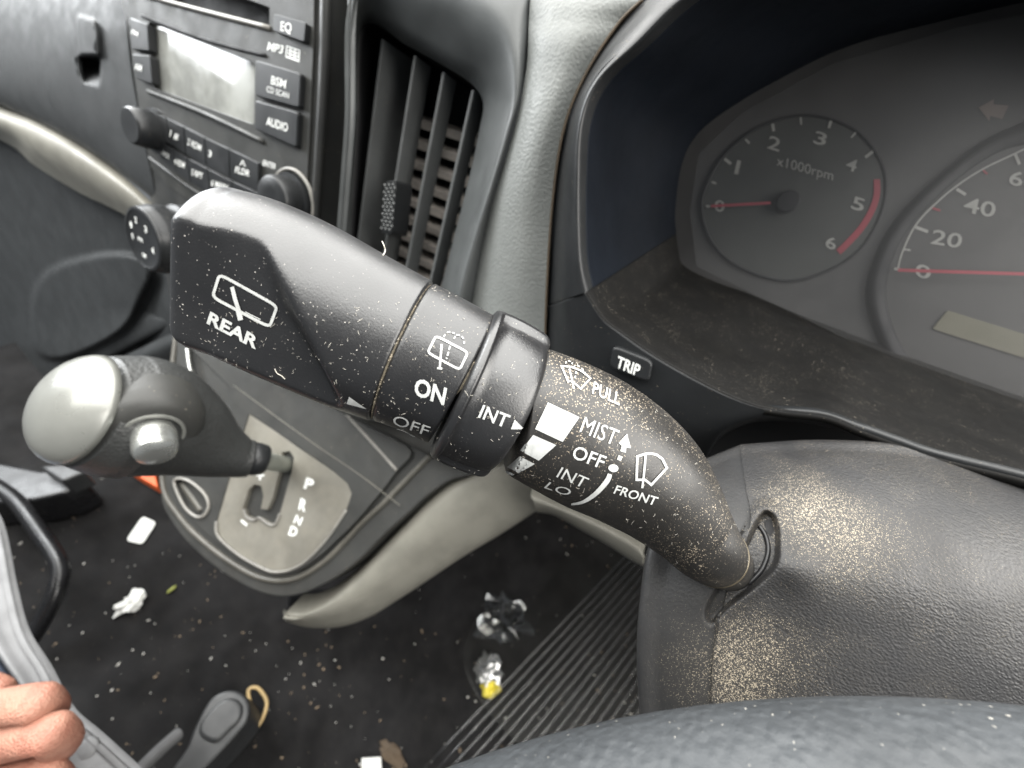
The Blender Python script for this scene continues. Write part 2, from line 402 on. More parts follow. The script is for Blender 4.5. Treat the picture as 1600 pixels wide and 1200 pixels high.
def strokes(name, lines, proj, m, parent, step=6, polys=()):
    V2, F = [], []
    for pts, wd, *cl in lines:
        closed = bool(cl and cl[0]); P = [Vector(p) for p in pts]
        if closed: P = P + [P[0]]
        D = []
        for a, b in zip(P, P[1:]):
            n = max(1, int((b - a).length / step)); D += [a + (b - a) * (k / n) for k in range(n)]
        if not closed: D.append(P[-1])
        N = len(D); base = len(V2)
        for i, p in enumerate(D):
            a = D[i - 1] if (closed or i) else p; b = D[(i + 1) % N] if (closed or i < N - 1) else p
            if closed or 0 < i < N - 1:
                n1 = (p - a).normalized(); n2 = (b - p).normalized(); t = (n1 + n2)
                t = t.normalized() if t.length > 1e-6 else n1; k = 1 / max(.5, t.dot(n1))
            else: t = (b - a).normalized(); k = 1
            nn = Vector((-t.y, t.x)) * wd * .5 * k
            V2 += [tuple(p + nn), tuple(p - nn)]
        for i in range(N if closed else N - 1):
            j = (i + 1) % N; F.append((base + 2 * i, base + 2 * j, base + 2 * j + 1, base + 2 * i + 1))
    for poly in polys:
        b = len(V2); V2 += [tuple(p) for p in poly]; F.append(tuple(range(b, b + len(poly))))
    return finish_print(name, V2, F, proj, m, parent, cuts=3 if polys else 0)
def arc(c, rx, ry, a0, a1, n, rot=0):
    out = []
    for i in range(n):
        a = rad(a0 + (a1 - a0) * i / (n - 1)); x, y = rx * math.cos(a), ry * math.sin(a)
        out.append((c[0] + x * math.cos(rad(rot)) - y * math.sin(rad(rot)), c[1] + x * math.sin(rad(rot)) + y * math.cos(rad(rot))))
    return out
def sstep(a, b, x):
    t = max(0, min(1, (x - a) / (b - a))); return t * t * (3 - 2 * t)
def inside_d(poly, x, y):                            # signed distance in pixels, negative inside
    d = 1e9; c = False; n = len(poly)
    for i in range(n):
        (x0, y0), (x1, y1) = poly[i], poly[(i + 1) % n]
        ex, ey = x1 - x0, y1 - y0; t = max(0, min(1, ((x - x0) * ex + (y - y0) * ey) / (ex * ex + ey * ey + 1e-9)))
        d = min(d, math.hypot(x - x0 - ex * t, y - y0 - ey * t))
        if (y0 > y) != (y1 > y) and x < (x1 - x0) * (y - y0) / (y1 - y0) + x0: c = not c
    return -d if c else d

# ================================================================== the setting: floor
FLX0, FLX1, FLY0, FLY1 = -1.0, .75, -.75, .95
NX, NY = 110, 110; V = []
for j in range(NY):
    for i in range(NX):
        x = FLX0 + (FLX1 - FLX0) * i / (NX - 1); y = FLY0 + (FLY1 - FLY0) * j / (NY - 1)
        z = .006 * noise.noise(Vector((x * 6, y * 6, 0))) + .002 * noise.noise(Vector((x * 25, y * 25, 3))) - .006
        z += .10 * sstep(.62, .95, y) ** 1.5
        V.append((x, y, z))
FV = V; FF = gridfaces(NX, NY)
keep_bvh('floor', FV, FF)
floor = build('floor', FV, FF, M_carpet, None, solid=.01, face_cam=True); floor['kind'] = 'structure'
def fl(x, y, lift=0.0):
    r = ray(x, y).normalized(); h = BV['floor'].ray_cast(CAM, r)
    return h[0] + Vector((0, 0, lift))

# ================================================================== dashboard
dash = thing('dashboard', 'dark grey dashboard with pale textured pad and hooded instrument recess', 'dashboard', PD(600, 300, .20))
# glove box lid with its latch
FLAP = rquad([(119, 22), (152, 32), (158, 135), (128, 128)], .22)
HOLE = [(121, 86), (156, 92), (157, 132), (128, 126)]
def glove_cb(x, y, d):
    k = inside_d(FLAP, x, y)
    if k < 2:
        t = sstep(2, -2.5, k)
        lower = sstep(86, 96, y)
        d += t * (-.0032 * (1 - lower) + lower * (.016 * (1 - sstep(98, 133, y)) + .001))
    return d
surf('glove_box_lid', [
    [(-170, -130, .225), (0, -110, .222), (100, -100, .22), (190, -100, .215)],
    [(-170, 0, .196), (0, 0, .196), (100, 0, .195), (195, 0, .193)],
    [(-170, 90, .186), (0, 110, .186), (110, 120, .187), (208, 130, .189)],
    [(-170, 100, .190), (0, 160, .190), (130, 222, .190), (242, 300, .190)],
    [(-170, 104, .215), (0, 164, .213), (130, 226, .21), (243, 306, .205)]], 190, 150, M_dash, dash, cb=glove_cb)
surf('trim_strip', [
    [(-170, 96, .205), (0, 163, .203), (60, 184, .202), (130, 227, .200), (200, 281, .198), (252, 332, .196)],
    [(-170, 118, .186), (0, 180, .186), (60, 206, .186), (130, 247, .187), (198, 296, .189), (246, 340, .191)],
    [(-170, 140, .186), (0, 200, .186), (57, 236, .186), (127, 276, .188), (190, 314, .190), (232, 344, .192)],
    [(-170, 160, .206), (0, 219, .204), (55, 260, .203), (122, 301, .202), (175, 326, .200), (214, 346, .198)]], 60, 30, M_greytrim, dash)
OVAL = spline([(50, 465), (75, 422), (150, 397), (212, 398), (240, 425), (222, 470), (190, 520), (110, 560), (62, 556), (48, 510)], 60, True)
def lower_cb(x, y, d): return d - .010 * sstep(3, -7, inside_d(OVAL, x, y))
surf('lower_panel', [
    [(-170, 140, .222), (0, 195, .222), (100, 270, .219), (215, 325, .215), (340, 400, .215)],
    [(-170, 290, .232), (0, 320, .228), (100, 360, .225), (200, 395, .22), (340, 470, .222)],
    [(-170, 500, .236), (0, 490, .232), (100, 490, .226), (210, 480, .222), (340, 530, .225)],
    [(-170, 690, .226), (0, 622, .222), (120, 578, .218), (280, 505, .217), (340, 545, .222)],
    [(-170, 700, .25), (0, 632, .25), (120, 588, .245), (280, 515, .24), (340, 555, .24)]], 130, 110, M_dash, dash, cb=lower_cb)
surf('lower_ledge', [
    [(-170, 705, .224), (0, 636, .219), (120, 590, .215), (290, 510, .217)],
    [(-170, 725, .205), (0, 652, .203), (120, 606, .202), (290, 530, .206)],
    [(-170, 790, .225), (0, 700, .222), (120, 655, .22), (290, 590, .222)],
    [(-170, 850, .26), (0, 745, .26), (120, 700, .26), (290, 640, .25)]], 60, 24, M_dash, dash)
surf('inner_cheek', [
    [(205, 330, .222), (250, 350, .214), (300, 380, .21)],
    [(252, 400, .222), (268, 430, .212), (310, 450, .206)],
    [(228, 500, .226), (268, 505, .214), (310, 520, .206)],
    [(215, 560, .232), (262, 560, .22), (310, 590, .21)]], 24, 30, M_dash, dash)
WELL = [(206, -100), (486, -100), (482, 60), (477, 200), (470, 322), (400, 342), (332, 326), (266, 284), (242, 258), (229, 198), (214, 100), (207, 0)]
# centre stack fascia round the radio, down to the console
surf('fascia', [
    [(188, -110, .215), (196, -110, .191), (345, -110, .191), (498, -110, .1905), (513, -110, .192), (566, -110, .212)],
    [(191, 0, .213), (199, 0, .190), (345, 0, .190), (497, 0, .1895), (511, 0, .191), (562, 0, .210)],
    [(203, 100, .212), (210, 100, .190), (345, 110, .190), (494, 110, .1895), (508, 112, .191), (556, 120, .210)],
    [(222, 220, .212), (229, 222, .190), (350, 235, .190), (487, 240, .1895), (501, 243, .191), (548, 255, .210)],
    [(240, 320, .212), (247, 322, .190), (355, 350, .190), (480, 360, .1895), (494, 365, .191), (540, 380, .210)],
    [(262, 430, .210), (269, 432, .190), (365, 470, .189), (474, 490, .1885), (488, 495, .190), (532, 510, .208)],
    [(276, 515, .212), (281, 517, .193), (370, 555, .191), (470, 600, .1895), (500, 615, .191), (545, 640, .208)]], 150, 150, M_fascia, dash, cb=lambda x, y, d: d + .022 * sstep(2, -4, inside_d(WELL, x, y)))

# pad between the vent and the instruments
surf('textured_pad', [
    [(815, -150, .235), (900, -160, .235), (1010, -170, .232), (1110, -175, .23)],
    [(828, -40, .180), (880, -40, .176), (950, -40, .174), (1030, -40, .176)],
    [(826, 40, .171), (860, 40, .165), (910, 40, .163), (964, 40, .168)],
    [(822, 110, .170), (845, 112, .163), (880, 116, .161), (914, 120, .166)],
    [(803, 200, .170), (825, 203, .162), (852, 206, .160), (880, 208, .165)],
    [(768, 320, .172), (795, 325, .164), (825, 330, .162), (862, 335, .166)],
    [(738, 460, .176), (770, 466, .167), (808, 470, .164), (853, 478, .167)],
    [(722, 560, .180), (755, 570, .170), (800, 580, .168), (850, 590, .170)],
    [(716, 680, .19), (750, 690, .18), (795, 700, .178), (848, 705, .180)]], 120, 150, M_pad, dash)
tube('pad_seam', [PD(1004, 0, .1665), PD(964, 40, .167), PD(913, 120, .1655), PD(880, 206, .1645), PD(863, 320, .1655), PD(854, 460, .1665), PD(850, 590, .169)], .0006, M_seam, dash, 8, cnt=60)

# instrument binnacle: outer roll, lip and the hood going in to the cluster
seam = [(1700, -235), (1330, -160), (1150, -100), (1040, -30), (962, 44), (908, 130), (882, 206), (866, 290), (858, 390), (852, 480), (850, 560), (856, 640)]
crest = [(1740, -195), (1380, -120), (1200, -70), (1075, -8), (996, 66), (935, 125), (908, 190), (902, 285), (904, 400), (914, 458), (940, 498), (968, 520)]
edge = [(1900, -44), (1640, 4), (1495, 36), (1340, 76), (1230, 126), (1150, 172), (1098, 212), (1073, 258), (1063, 325), (1064, 360), (1068, 392), (1077, 418)]
rows = []
for k in range(12):
    s, c, e = Vector(seam[k]), Vector(crest[k]), Vector(edge[k])
    rows.append(([(*s, .174), (*(s * .75 + c * .25), .162), (*(s * .45 + c * .55), .152), (*c, .1475), (*(c * .92 + e * .08), .1535), (*(c * .6 + e * .4), .195), (*(c * .25 + e * .75), .228), (*e, .258)]))
def part_rows(i0, i1): return [r[i0:i1] for r in rows]
rows = rows[:10]
surf('binnacle_rim', part_rows(0, 5), 40, 120, M_bezel, dash)
surf('binnacle_hood', part_rows(4, 8), 40, 120, M_hood, dash)
# top of the dashboard running forward to the windscreen, and the cowl over the instruments
cw = [Vector(p) for p in spline([tuple(PD(*p, .174)) for p in seam[:8]], 40)]
CV = [p + Vector((0, d, h)) for d, h in ((0, -.0004), (.02, .006), (.06, .010), (.12, .004), (.2, -.02)) for p in cw]
build('cowl', CV, gridfaces(40, 5), M_bezel, dash, solid=.003)
td = []
for px, py, d in ((-170, -128, .222), (100, -98, .217), (192, -106, .20), (345, -108, .192), (500, -108, .192), (566, -108, .2), (640, -118, .178), (720, -118, .178), (822, -88, .178), (900, -158, .234), (1010, -168, .231), (1100, -110, .20), (1330, -158, .21)):
    td.append(PD(px, py, d))
td = [td[0] + Vector((-.5, 0, 0))] + td + [td[-1] + Vector((.45, 0, 0))]
TV = []
for d, h in ((-.0005, -.003), (.03, .004), (.09, .002), (.22, -.01), (.6, -.03)):
    zl = sum(p.z for p in td) / len(td); f_ = min(1, d / .09) if d > 0 else 0
    TV += [Vector((p.x, p.y + d + (.30 - p.y) * .5 * f_, p.z * (1 - f_) + zl * f_ + h)) for p in td]
build('dash_top', TV, gridfaces(len(td), 5), M_dash, dash, solid=.004)
# the dusty shelf under the dials, from the lip in to the cluster edge
lipL = [(914, 458), (940, 498), (968, 520), (1020, 556), (1077, 589), (1134, 618), (1182, 636), (1222, 643), (1291, 651), (1353, 675), (1410, 696), (1472, 717), (1600, 748), (1760, 790)]
edgL = [(1064, 360), (1066, 384), (1074, 410), (1122, 434), (1172, 451), (1225, 473), (1270, 491), (1310, 506), (1362, 527), (1410, 545), (1455, 561), (1500, 577), (1600, 613), (1740, 662)]
rowsL = []
for a, b in zip(lipL, edgL):
    a, b = Vector(a), Vector(b); rowsL.append([(*a, .1475), (*(a * .92 + b * .08), .1535), (*(a * .6 + b * .4), .195), (*(a * .25 + b * .75), .228), (*b, .258)])
surf('instrument_shelf', rowsL, 44, 150, M_shelf, dash, key='shelf')
# front of the binnacle under the lip with the arch for the steering column
botL = [(852, 480), (850, 560), (856, 640), (905, 700), (1000, 745), (1085, 735), (1118, 690), (1168, 662), (1230, 658), (1300, 668), (1365, 690), (1425, 712), (1540, 744), (1760, 806)]
rowsF = []
for k, (a, b) in enumerate(zip(lipL, botL)):
    a, b = Vector(a), Vector(b)
    w1 = sstep(0, 3.5, k); mixd = lambda p, q: p * (1 - w1) + q * w1
    rowsF.append([(*a, .1475), (*(a * .55 + b * .45), mixd(.152, .1500)), (*(a * .25 + b * .75), mixd(.162, .1575)), (*b, mixd(.174, .167 if k < 5 else .162))])
surf('binnacle_front', rowsF, 40, 150, M_bezel, dash, key='bfront')
surf('column_recess_shade', [[(1020, 780, .20), (1100, 760, .205), (1250, 740, .21), (1500, 800, .21), (1760, 860, .21)],
                       [(1000, 640, .21), (1110, 620, .215), (1250, 600, .22), (1500, 660, .22), (1760, 740, .22)]], 30, 8, M_dark, dash)  # near-black sheet standing in for the shadow behind the arch
tb = plate('trip_button', rquad([(957, 540), (1020, 565), (1014, 598), (952, 575)], .22), lambda x, y: PD(x, y, .1450), -NR * .010, M_button, dash, .0016)
tb['label'] = 'black TRIP push button on the binnacle front'
text('TRIP', (962, 573), (997, 588), (966.5, 556), on_plane(.1448), M_print, tb, .015)

# air vent surround: outer bezel, opening, dark duct
vin = [(566, 40), (640, 72), (700, 105), (738, 130), (756, 160), (750, 205), (735, 275), (712, 365), (690, 450), (668, 540), (600, 560), (540, 545), (546, 400), (556, 200)]
vo1 = [(560, 20), (650, 50), (712, 84), (758, 112), (776, 152), (768, 208), (752, 280), (727, 372), (703, 458), (680, 560), (600, 585), (525, 565), (535, 400), (548, 200)]
vo2 = [(562, -30), (690, -20), (770, 18), (800, 70), (806, 150), (792, 210), (768, 290), (740, 380), (718, 465), (700, 585), (600, 620), (515, 585), (530, 400), (546, 200)]
vo3 = [(560, -120), (720, -120), (826, -90), (832, 20), (824, 110), (804, 202), (770, 322), (740, 462), (728, 520), (716, 640), (600, 660), (505, 610), (528, 400), (544, 200)]
def lp(pts, d): return [(x, y, d) for x, y in pts]
surf('vent_surround', [lp(vo3, .176), lp(vo2, .166), lp(vo1, .176), [(x, y, .186) for x, y in vin], [(x, y, .190) for x, y in vin]], 130, 33, M_ventbezel, dash, closed=True)
vent = thing('air_vent', 'dark centre air vent with vertical vanes beside the radio', 'air vent', PD(640, 300, .19))
duct = []
for x, y in vin:
    p = PD(x, y, .187); q = pix(p - NR * .055); duct.append(q)
surf('duct', [[(x, y, .187) for x, y in vin], [(q[0], q[1], .242) for q in duct]], 130, 8, M_dark, vent, closed=True)
dc = [sum(q[i] for q in duct) / len(duct) for i in (0, 1)]
bp = [PD(dc[0] + (q[0] - dc[0]) * 1.2, dc[1] + (q[1] - dc[1]) * 1.15, .241) for q in duct]
build('duct_back', bp + [p - NR * .002 for p in bp], [tuple(range(len(bp))), tuple(range(len(bp), 2 * len(bp)))] + [(i, (i + 1) % len(bp), len(bp) + (i + 1) % len(bp), len(bp) + i) for i in range(len(bp))], M_dark, vent, smooth=False)
def vane(a, b, m=M_vane, dep=.026):
    A, B = PD(*a, .1875), PD(*b, .1875); t = Vector((1, 0, 0)) * .0009
    V = []
    for p in (A, B):
        V += [p - t, p + t, p + t * .9 - NR * dep, p - t * .9 - NR * dep]
    return build('vane', V, [(0, 1, 5, 4), (1, 2, 6, 5), (2, 3, 7, 6), (3, 0, 4, 7), (0, 3, 2, 1), (4, 5, 6, 7)], m, vent, smooth=False, bevel=.0005)
vanes = [vane((597, 60), (541, 520)), vane((648, 86), (580, 520), dep=.013), vane((693, 112), (613, 530), dep=.011), vane((739, 140), (652, 530), dep=.011)]
tab_front = [(600, 283), (619, 281), (612, 368), (594, 364)]
tb2 = plate('thumb_tab', rquad(tab_front, .18), lambda x, y: PD(x, y, .178), -NR * .014, M_button, vent, .0008)
for r in range(13):
    for c in range(3):
        u = (c + .5 + (.25 if r % 2 else -.25)) / 3; v = (r + 1.2) / 14.6
        a = Vector(tab_front[0]).lerp(Vector(tab_front[1]), u); b = Vector(tab_front[3]).lerp(Vector(tab_front[2]), u); q = a.lerp(b, v)
        if r == 0 and c == 0: pk = []
        p = PD(q.x, q.y, .1778); pk.append(p)
V, F = [], []
for p in pk:
    b = len(V); e = Vector((1, 0, 0)) * .0011; z = Vector((0, math.sin(TILT), math.cos(TILT))) * .0011
    V += [p - e, p + e, p - z, p + z, p + NR * .0007]; F += [(b, b + 3, b + 4), (b + 3, b + 1, b + 4), (b + 1, b + 2, b + 4), (b + 2, b, b + 4)]
kn = build('knurl', V, F, M_vane, tb2, smooth=False)
# cross louvers deep in the duct
for k in range(12):
    zz = k * .0108
    c0 = PD(735, 215, .218) + Vector((0, -math.sin(TILT), -math.cos(TILT))) * zz
    box('cross_louver', c0 + Vector((-.045, 0, 0)), Vector((.058, 0, 0)), -NR * .006 + Vector((0, 0, .0018)), Vector((0, .0003, .0022)) , M_louver, vent, .0004)
# ================================================================== radio
radio = thing('car_radio', 'dusty black car radio with pale display and rows of buttons', 'car radio', PD(350, 150, .188))
CD = [(262, -6), (420, 14), (420, 41), (250, -2)]
CDH = [(200, -70), (421, 12), (421, 42), (200, -16)]
face = [(198, -90), (492, -90), (490, 60), (484, 200), (477, 330), (400, 352), (330, 335), (262, 290), (236, 262), (222, 200), (207, 100), (200, 0)]
plate('faceplate', face, on_plane(.1878), -NR * .004, M_radio, radio, .0012, holes=[CDH, rquad([(232, 33), (398, 98), (397, 195), (240, 137)], .05)])
plate('slot_back', [(195, -75), (425, 5), (425, 50), (195, -10)], on_plane(.205), -NR * .002, M_dark, radio, 0)
tube('slot_lip', [PD(190, -17, .1872), PD(300, 13, .1870), PD(421, 44, .1872)], .0014, M_rim, radio, 8)
plate('display', [(229, 30), (401, 96), (400, 198), (237, 140)], on_plane(.1905), -NR * .003, M_lcd, radio, 0, label='pale grey green display window, switched off')
tube('display_groove', [PD(222, 25, .1876), PD(320, 62, .1876), PD(415, 87, .1876)], .0011, M_dark, radio, 8)
tube('display_ridge', [PD(232, 143, .1876), PD(320, 178, .1862), PD(412, 222, .1876)], .0016, M_radio, radio, 8)
tube('lower_ridge', [PD(234, 247, .1876), PD(257, 264, .1868), PD(306, 299, .1866), PD(345, 320, .187), PD(420, 350, .1872)], .0013, M_radio, radio, 8)
def button(q, d=.1845, r=.08, m=M_button): return plate('button', rquad(q, r, 3), on_plane(d), -NR * .005, m, radio, .0009)
b = button([(428, 21), (478, 35), (475, 66), (426, 48)]); text('EQ', (438, 47.5), (455, 51), (439, 33), on_plane(.1843), M_print, b, .008)
b = button([(399, 93), (470, 114), (467, 169), (398.5, 150)]); text('BSM', (423, 131), (446, 138), (424.5, 118), on_plane(.1843), M_print, b, .008); text('CD SCAN', (416, 143), (451, 154), (417, 134), on_plane(.1843), M_print, b, .0)
b = button([(398.5, 156), (466, 175), (463, 231), (397.5, 202)]); text('AUDIO', (416, 195), (449, 206), (417, 182), on_plane(.1843), M_print, b, .008)
b = button([(202, 27), (230, 37), (233, 80), (205, 77)]); text('FM', (205, 53), (215, 57), (206, 46), on_plane(.1843), M_print, b, .008)
b = button([(206, 84), (234, 86), (238, 132), (213, 123)]); text('AM', (210, 108), (221, 112), (211, 98), on_plane(.1843), M_print, b, .008)
text('MP3', (417, 78), (441, 84), (420, 65.5), on_plane(.1876), M_print, radio, .015)
strokes('disc_logo', [([(448, 72), (468, 79), (467, 96), (447, 89)], 1.6, True), ([(450, 78), (466, 84)], 2.2), ([(449.5, 83), (466, 89)], 2.2), ([(449, 88), (465, 93.5)], 1.8), ([(454, 74), (453, 90)], 1.6), ([(461, 77), (460, 92)], 1.6)], on_plane(.1876), M_print, radio)
text('ENTER', (410, 258), (430, 264.5), (412, 250), on_plane(.1876), M_print, radio, .008)
t1 = [(239, 174), (259, 184), (287, 198), (319.5, 215), (358, 233), (404, 255)]
b1 = [(245, 213), (267, 226), (290, 240.5), (322, 258), (359, 276), (403, 298)]
t2 = [(246, 217.5), (270, 233), (292.5, 246.7), (324, 263.6), (362, 283), (407, 303)]
b2 = [(252, 249), (275, 268), (297, 283), (328, 302), (366, 321), (405, 338)]
tx1 = [('SEEK', (243.5, 205), (256, 210), (244.5, 199)), ('1 #', (265, 213), (278, 219), (266.6, 203)), ('2 RDM', (292.5, 225.5), (313.5, 236), (294, 216)), ('3', (325, 243.5), (330, 246), (326, 234)), ('FLDR', (367, 269.5), (389, 276), (368.6, 260))]
tx2 = [('TRACK', (251, 240), (264, 249), (252, 233)), ('4 RDM', (272, 256), (288, 263), (273, 247)), ('5 RPT', (299, 273), (316, 280), (300, 264)), ('6 MARK', (329.6, 290), (356.6, 300), (331, 280)), ('FLDR', (372, 305.5), (393, 311), (373.5, 298))]
for T, B, TX in ((t1, b1, tx1), (t2, b2, tx2)):
    for k in range(5):
        g = .6
        b = button([(T[k][0] + g, T[k][1] + g * .4), (T[k + 1][0] - g, T[k + 1][1] - g * .4), (B[k + 1][0] - g, B[k + 1][1]), (B[k][0] + g, B[k][1])], .1850, .04)
        text(TX[k][0], *TX[k][1:], on_plane(.1848), M_print, b, .008)
        if TX is tx1 and k in (0, 4):
            ax_, ay_ = (249, 193) if k == 0 else (379, 254)
            strokes('arrow_mark', [([(ax_ - 3.5, ay_ + 4), (ax_, ay_ - 3), (ax_ + 4, ay_ + 6)], 1.4)], on_plane(.1848), M_print, b)
def knob(base, r, L, name='knob', parent=radio, m=M_button, nk=90):
    k = lathe(name, base, NR, [(0, r * 1.16), (.003, r * 1.16), (.0032, r * .98), (L * .55, r), (L * .62, r * .985), (L - .002, r * .95), (L - .0006, r * .90), (L, r * .83), (L + .0001, r * .4)], m, parent, nk, knurl=(2, 3, .0004))
    return k
knob(PD(247, 206, .1878), .0130, .017)
knob(PD(457, 316, .1878), .0150, .015)
tube('knob_ring', [PD(457, 316, .1872) + (Vector((1, 0, 0)) * math.cos(a) + Vector((0, math.sin(TILT), math.cos(TILT))) * math.sin(a)) * .0195 for a in [k * math.pi / 8 for k in range(16)]], .0012, M_rim, radio, 8, True, cnt=64)
# ================================================================== climate dials
def dial(name, base, r, L, label):
    t = thing(name, label, 'dial', base)
    lathe('dial_base', base, NR, [(0, r * 1.06), (.006, r * 1.05), (.0085, r * .93), (L * .5, r * .86)], M_bezel, t, 72)
    lathe('grip_ring', base, NR, [(L * .42, r * .90), (L * .44, r * 1.0), (L * .72, r * 1.0), (L * .76, r * .985), (L * .9, r * .93)], M_button, t, 140, knurl=(1, 2, .00045))
    lathe('dial_cap', base, NR, [(L * .5, r * .93), (L * .93, r * .93), (L * .985, r * .90), (L, r * .83), (L - .0006, r * .79), (L - .0008, r * .3)], M_bezel, t, 72, key=name)
    return t
fb = PD(293, 376, .1885)
fan = dial('fan_dial', fb, .0255, .030, 'round fan speed dial with white numbers left of the temperature dial')
fo = fb + NR * .0296; fu = Vector((1, 0, 0)); fv = Vector((0, math.sin(TILT), math.cos(TILT)))
for s, (du, dv), h in (('0', (-.0135, -.002), .0042), ('1', (-.0135, .0065), .0042), ('2', (-.006, .0125), .0044), ('3', (.0062, .0095), .0048), ('4', (.0125, -.004), .0048), ('MODE', (-.003, -.001), .0026), ('OFF', (.0, -.0125), .003)):
    w_ = h * .62 * len(s)
    A = pix(fo + fu * (du - w_ / 2) + fv * (dv - h / 2)); B = pix(fo + fu * (du + w_ / 2) + fv * (dv - h / 2)); Cc = pix(fo + fu * (du - w_ / 2) + fv * (dv + h / 2))
    pn = (lambda x, y: PH(x, y, fo, NR)); text(s, A[:2], B[:2], Cc[:2], pn, M_print, fan, .04)
tmp = dial('temperature_dial', PD(366, 414, .1885), .0245, .026, 'round temperature dial half hidden behind the wiper stalk knob')
plate('blue_mark', rquad([(300, 338), (325, 348), (322, 366), (302, 358)], .3), on_plane(.1872), -NR * .002, M_bluemark, tmp, .0005)

# ================================================================== instrument cluster
clu = thing('instrument_cluster', 'instrument cluster with rev counter and speedometer under the hood', 'instruments', PD(1300, 330, .25))
fo_ = [(1050, 450), (1020, 400), (1020, 330), (1035, 240), (1070, 190), (1150, 130), (1300, 50), (1500, -15), (1760, -70), (1800, 300), (1800, 710), (1600, 645), (1362, 560)]
plate('face', fo_, on_plane(.2520), -NR * .004, M_face, clu, 0)
tdl = [(1096, 323), (1108, 280), (1134, 240), (1185, 200), (1258, 180), (1330, 200), (1372, 245), (1384, 290), (1373, 342), (1339, 394), (1280, 428), (1220, 438), (1150, 414), (1110, 374)]
tdl = spline(tdl, 64, True)
tach = plate('tachometer', tdl, on_plane(.2508), -NR * .0012, M_dial, clu, 0, label='rev counter dial with red zone from five to six')
def ringpath(px, d, n=None): return [PD(x, y, d) for x, y in px]
tube('tachometer_ring', ringpath(tdl, .2508), .0006, M_dialring, clu, 8, True, cnt=128)
pl = on_plane(.2505)
strokes('tick_marks', [([(1103, 322), (1109, 323)], 4), ([(1112, 284), (1119, 287)], 3.5), ([(1132, 248), (1142, 256)], 4.5), ([(1164.5, 217.5), (1171, 224)], 3), ([(1207, 193), (1209, 205)], 4.5), ([(1251, 183), (1252, 195)], 3), ([(1299, 187), (1295, 200)], 4.5), ([(1339, 205), (1330, 215)], 3), ([(1366, 235), (1352, 246)], 4.5)], pl, M_dimprint, tach)
strokes('red_zone', [(spline([(1370, 280), (1370, 304), (1362.6, 328), (1346, 356), (1324.5, 380), (1310, 394)], 24), 10)], pl, M_red, tach)
for s, A, B, Cc in (('0', (1115.5, 328), (1131, 332), (1118, 311)), ('1', (1147, 271), (1153, 272.5), (1152, 250)), ('2', (1198, 231), (1217, 237), (1203, 211)), ('3', (1270, 223), (1289, 228), (1275, 204)), ('4', (1320, 264), (1336, 269), (1326, 246)), ('5', (1329, 325), (1348, 331), (1334, 306)), ('6', (1289, 386), (1305, 391), (1292, 368))):
    text(s, A, B, Cc, pl, M_dimprint, tach, .012, name='numeral')
text('x1000rpm', (1213, 258), (1301, 282), (1215, 243), pl, M_dimprint, tach, 0)
strokes('needle', [([(1111, 322), (1204, 317)], 4.2)], on_plane(.2470), M_red, tach)
lathe('needle_hub', PD(1229, 316, .2505), NR, [(0, .0054), (.003, .0052), (.004, .0044), (.0042, .002)], M_dialring, tach, 40)
so = [(1600, 190), (1545, 215), (1500, 246), (1434, 304), (1386, 361), (1357, 427), (1353, 475), (1370, 530), (1395, 580), (1440, 640)]
si = [(1630, 222), (1575, 232), (1520, 262), (1455, 318), (1410, 375), (1388, 430), (1386, 475), (1400, 522), (1425, 565), (1475, 630)]
dl = spline(si, 50)
spd = plate('speedometer', dl + [(1600, 640), (1820, 640), (1820, 150)], on_plane(.2506), -NR * .001, M_face, clu, 0, label='speedometer dial with needle at zero')
so_s, si_s = spline(so, 50), spline(si, 50)
surf('speedometer_ring', [[(x, y, .2518) for x, y in so_s], [(x * .6 + u * .4, y * .6 + v * .4, .2485) for (x, y), (u, v) in zip(so_s, si_s)], [(x, y, .2500) for x, y in si_s]], 60, 9, M_dialring, clu)
strokes('scale', [(spline([(1403, 420), (1410, 394), (1431, 351.5), (1462, 318), (1495.6, 290), (1536, 264), (1586, 240), (1640, 214)], 60), 2.6), ([(1397, 420), (1413, 422)], 4), ([(1431, 355), (1450, 362)], 5), ([(1494.6, 295.5), (1509, 304)], 5), ([(1586, 240), (1593, 257)], 5), ([(1412, 389.5), (1423, 391)], 2.4)], on_plane(.2503), M_dimprint, spd)
strokes('small_tick', [([(1457, 325), (1469.5, 329)], 3), ([(1536, 266), (1543, 272)], 3)], on_plane(.25025), M_red, spd)
for s, A, B, Cc in (('0', (1429, 431), (1453, 437), (1432, 411)), ('20', (1453, 380), (1500, 388), (1459, 358)), ('40', (1504, 330), (1553, 340), (1509, 307)), ('60', (1575, 287), (1619, 298), (1581, 265))):
    text(s, A, B, Cc, on_plane(.2503), M_dimprint, spd, .012, name='numeral')
strokes('needle', [([(1403, 422), (1600, 428), (1680, 430)], 5)], on_plane(.2465), M_red, spd)
strokes('turn_arrow', [], on_plane(.2517), M_indic, clu, polys=[[(1529, 168), (1553, 155), (1552, 163), (1576, 165), (1566, 186), (1547, 181), (1546, 189)]])
plate('odometer_window', rquad([(1481, 485), (1640, 534), (1640, 572), (1457, 514)], .06), on_plane(.2500), -NR * .0008, M_lcd2, clu, 0)
plate('clear_lens', [(1088, 416), (1078, 330), (1092, 240), (1160, 176), (1300, 100), (1500, 42), (1760, -10), (1790, 300), (1790, 690), (1600, 634), (1362, 549)], on_plane(.2440), -NR * .001, M_lens, clu, 0)

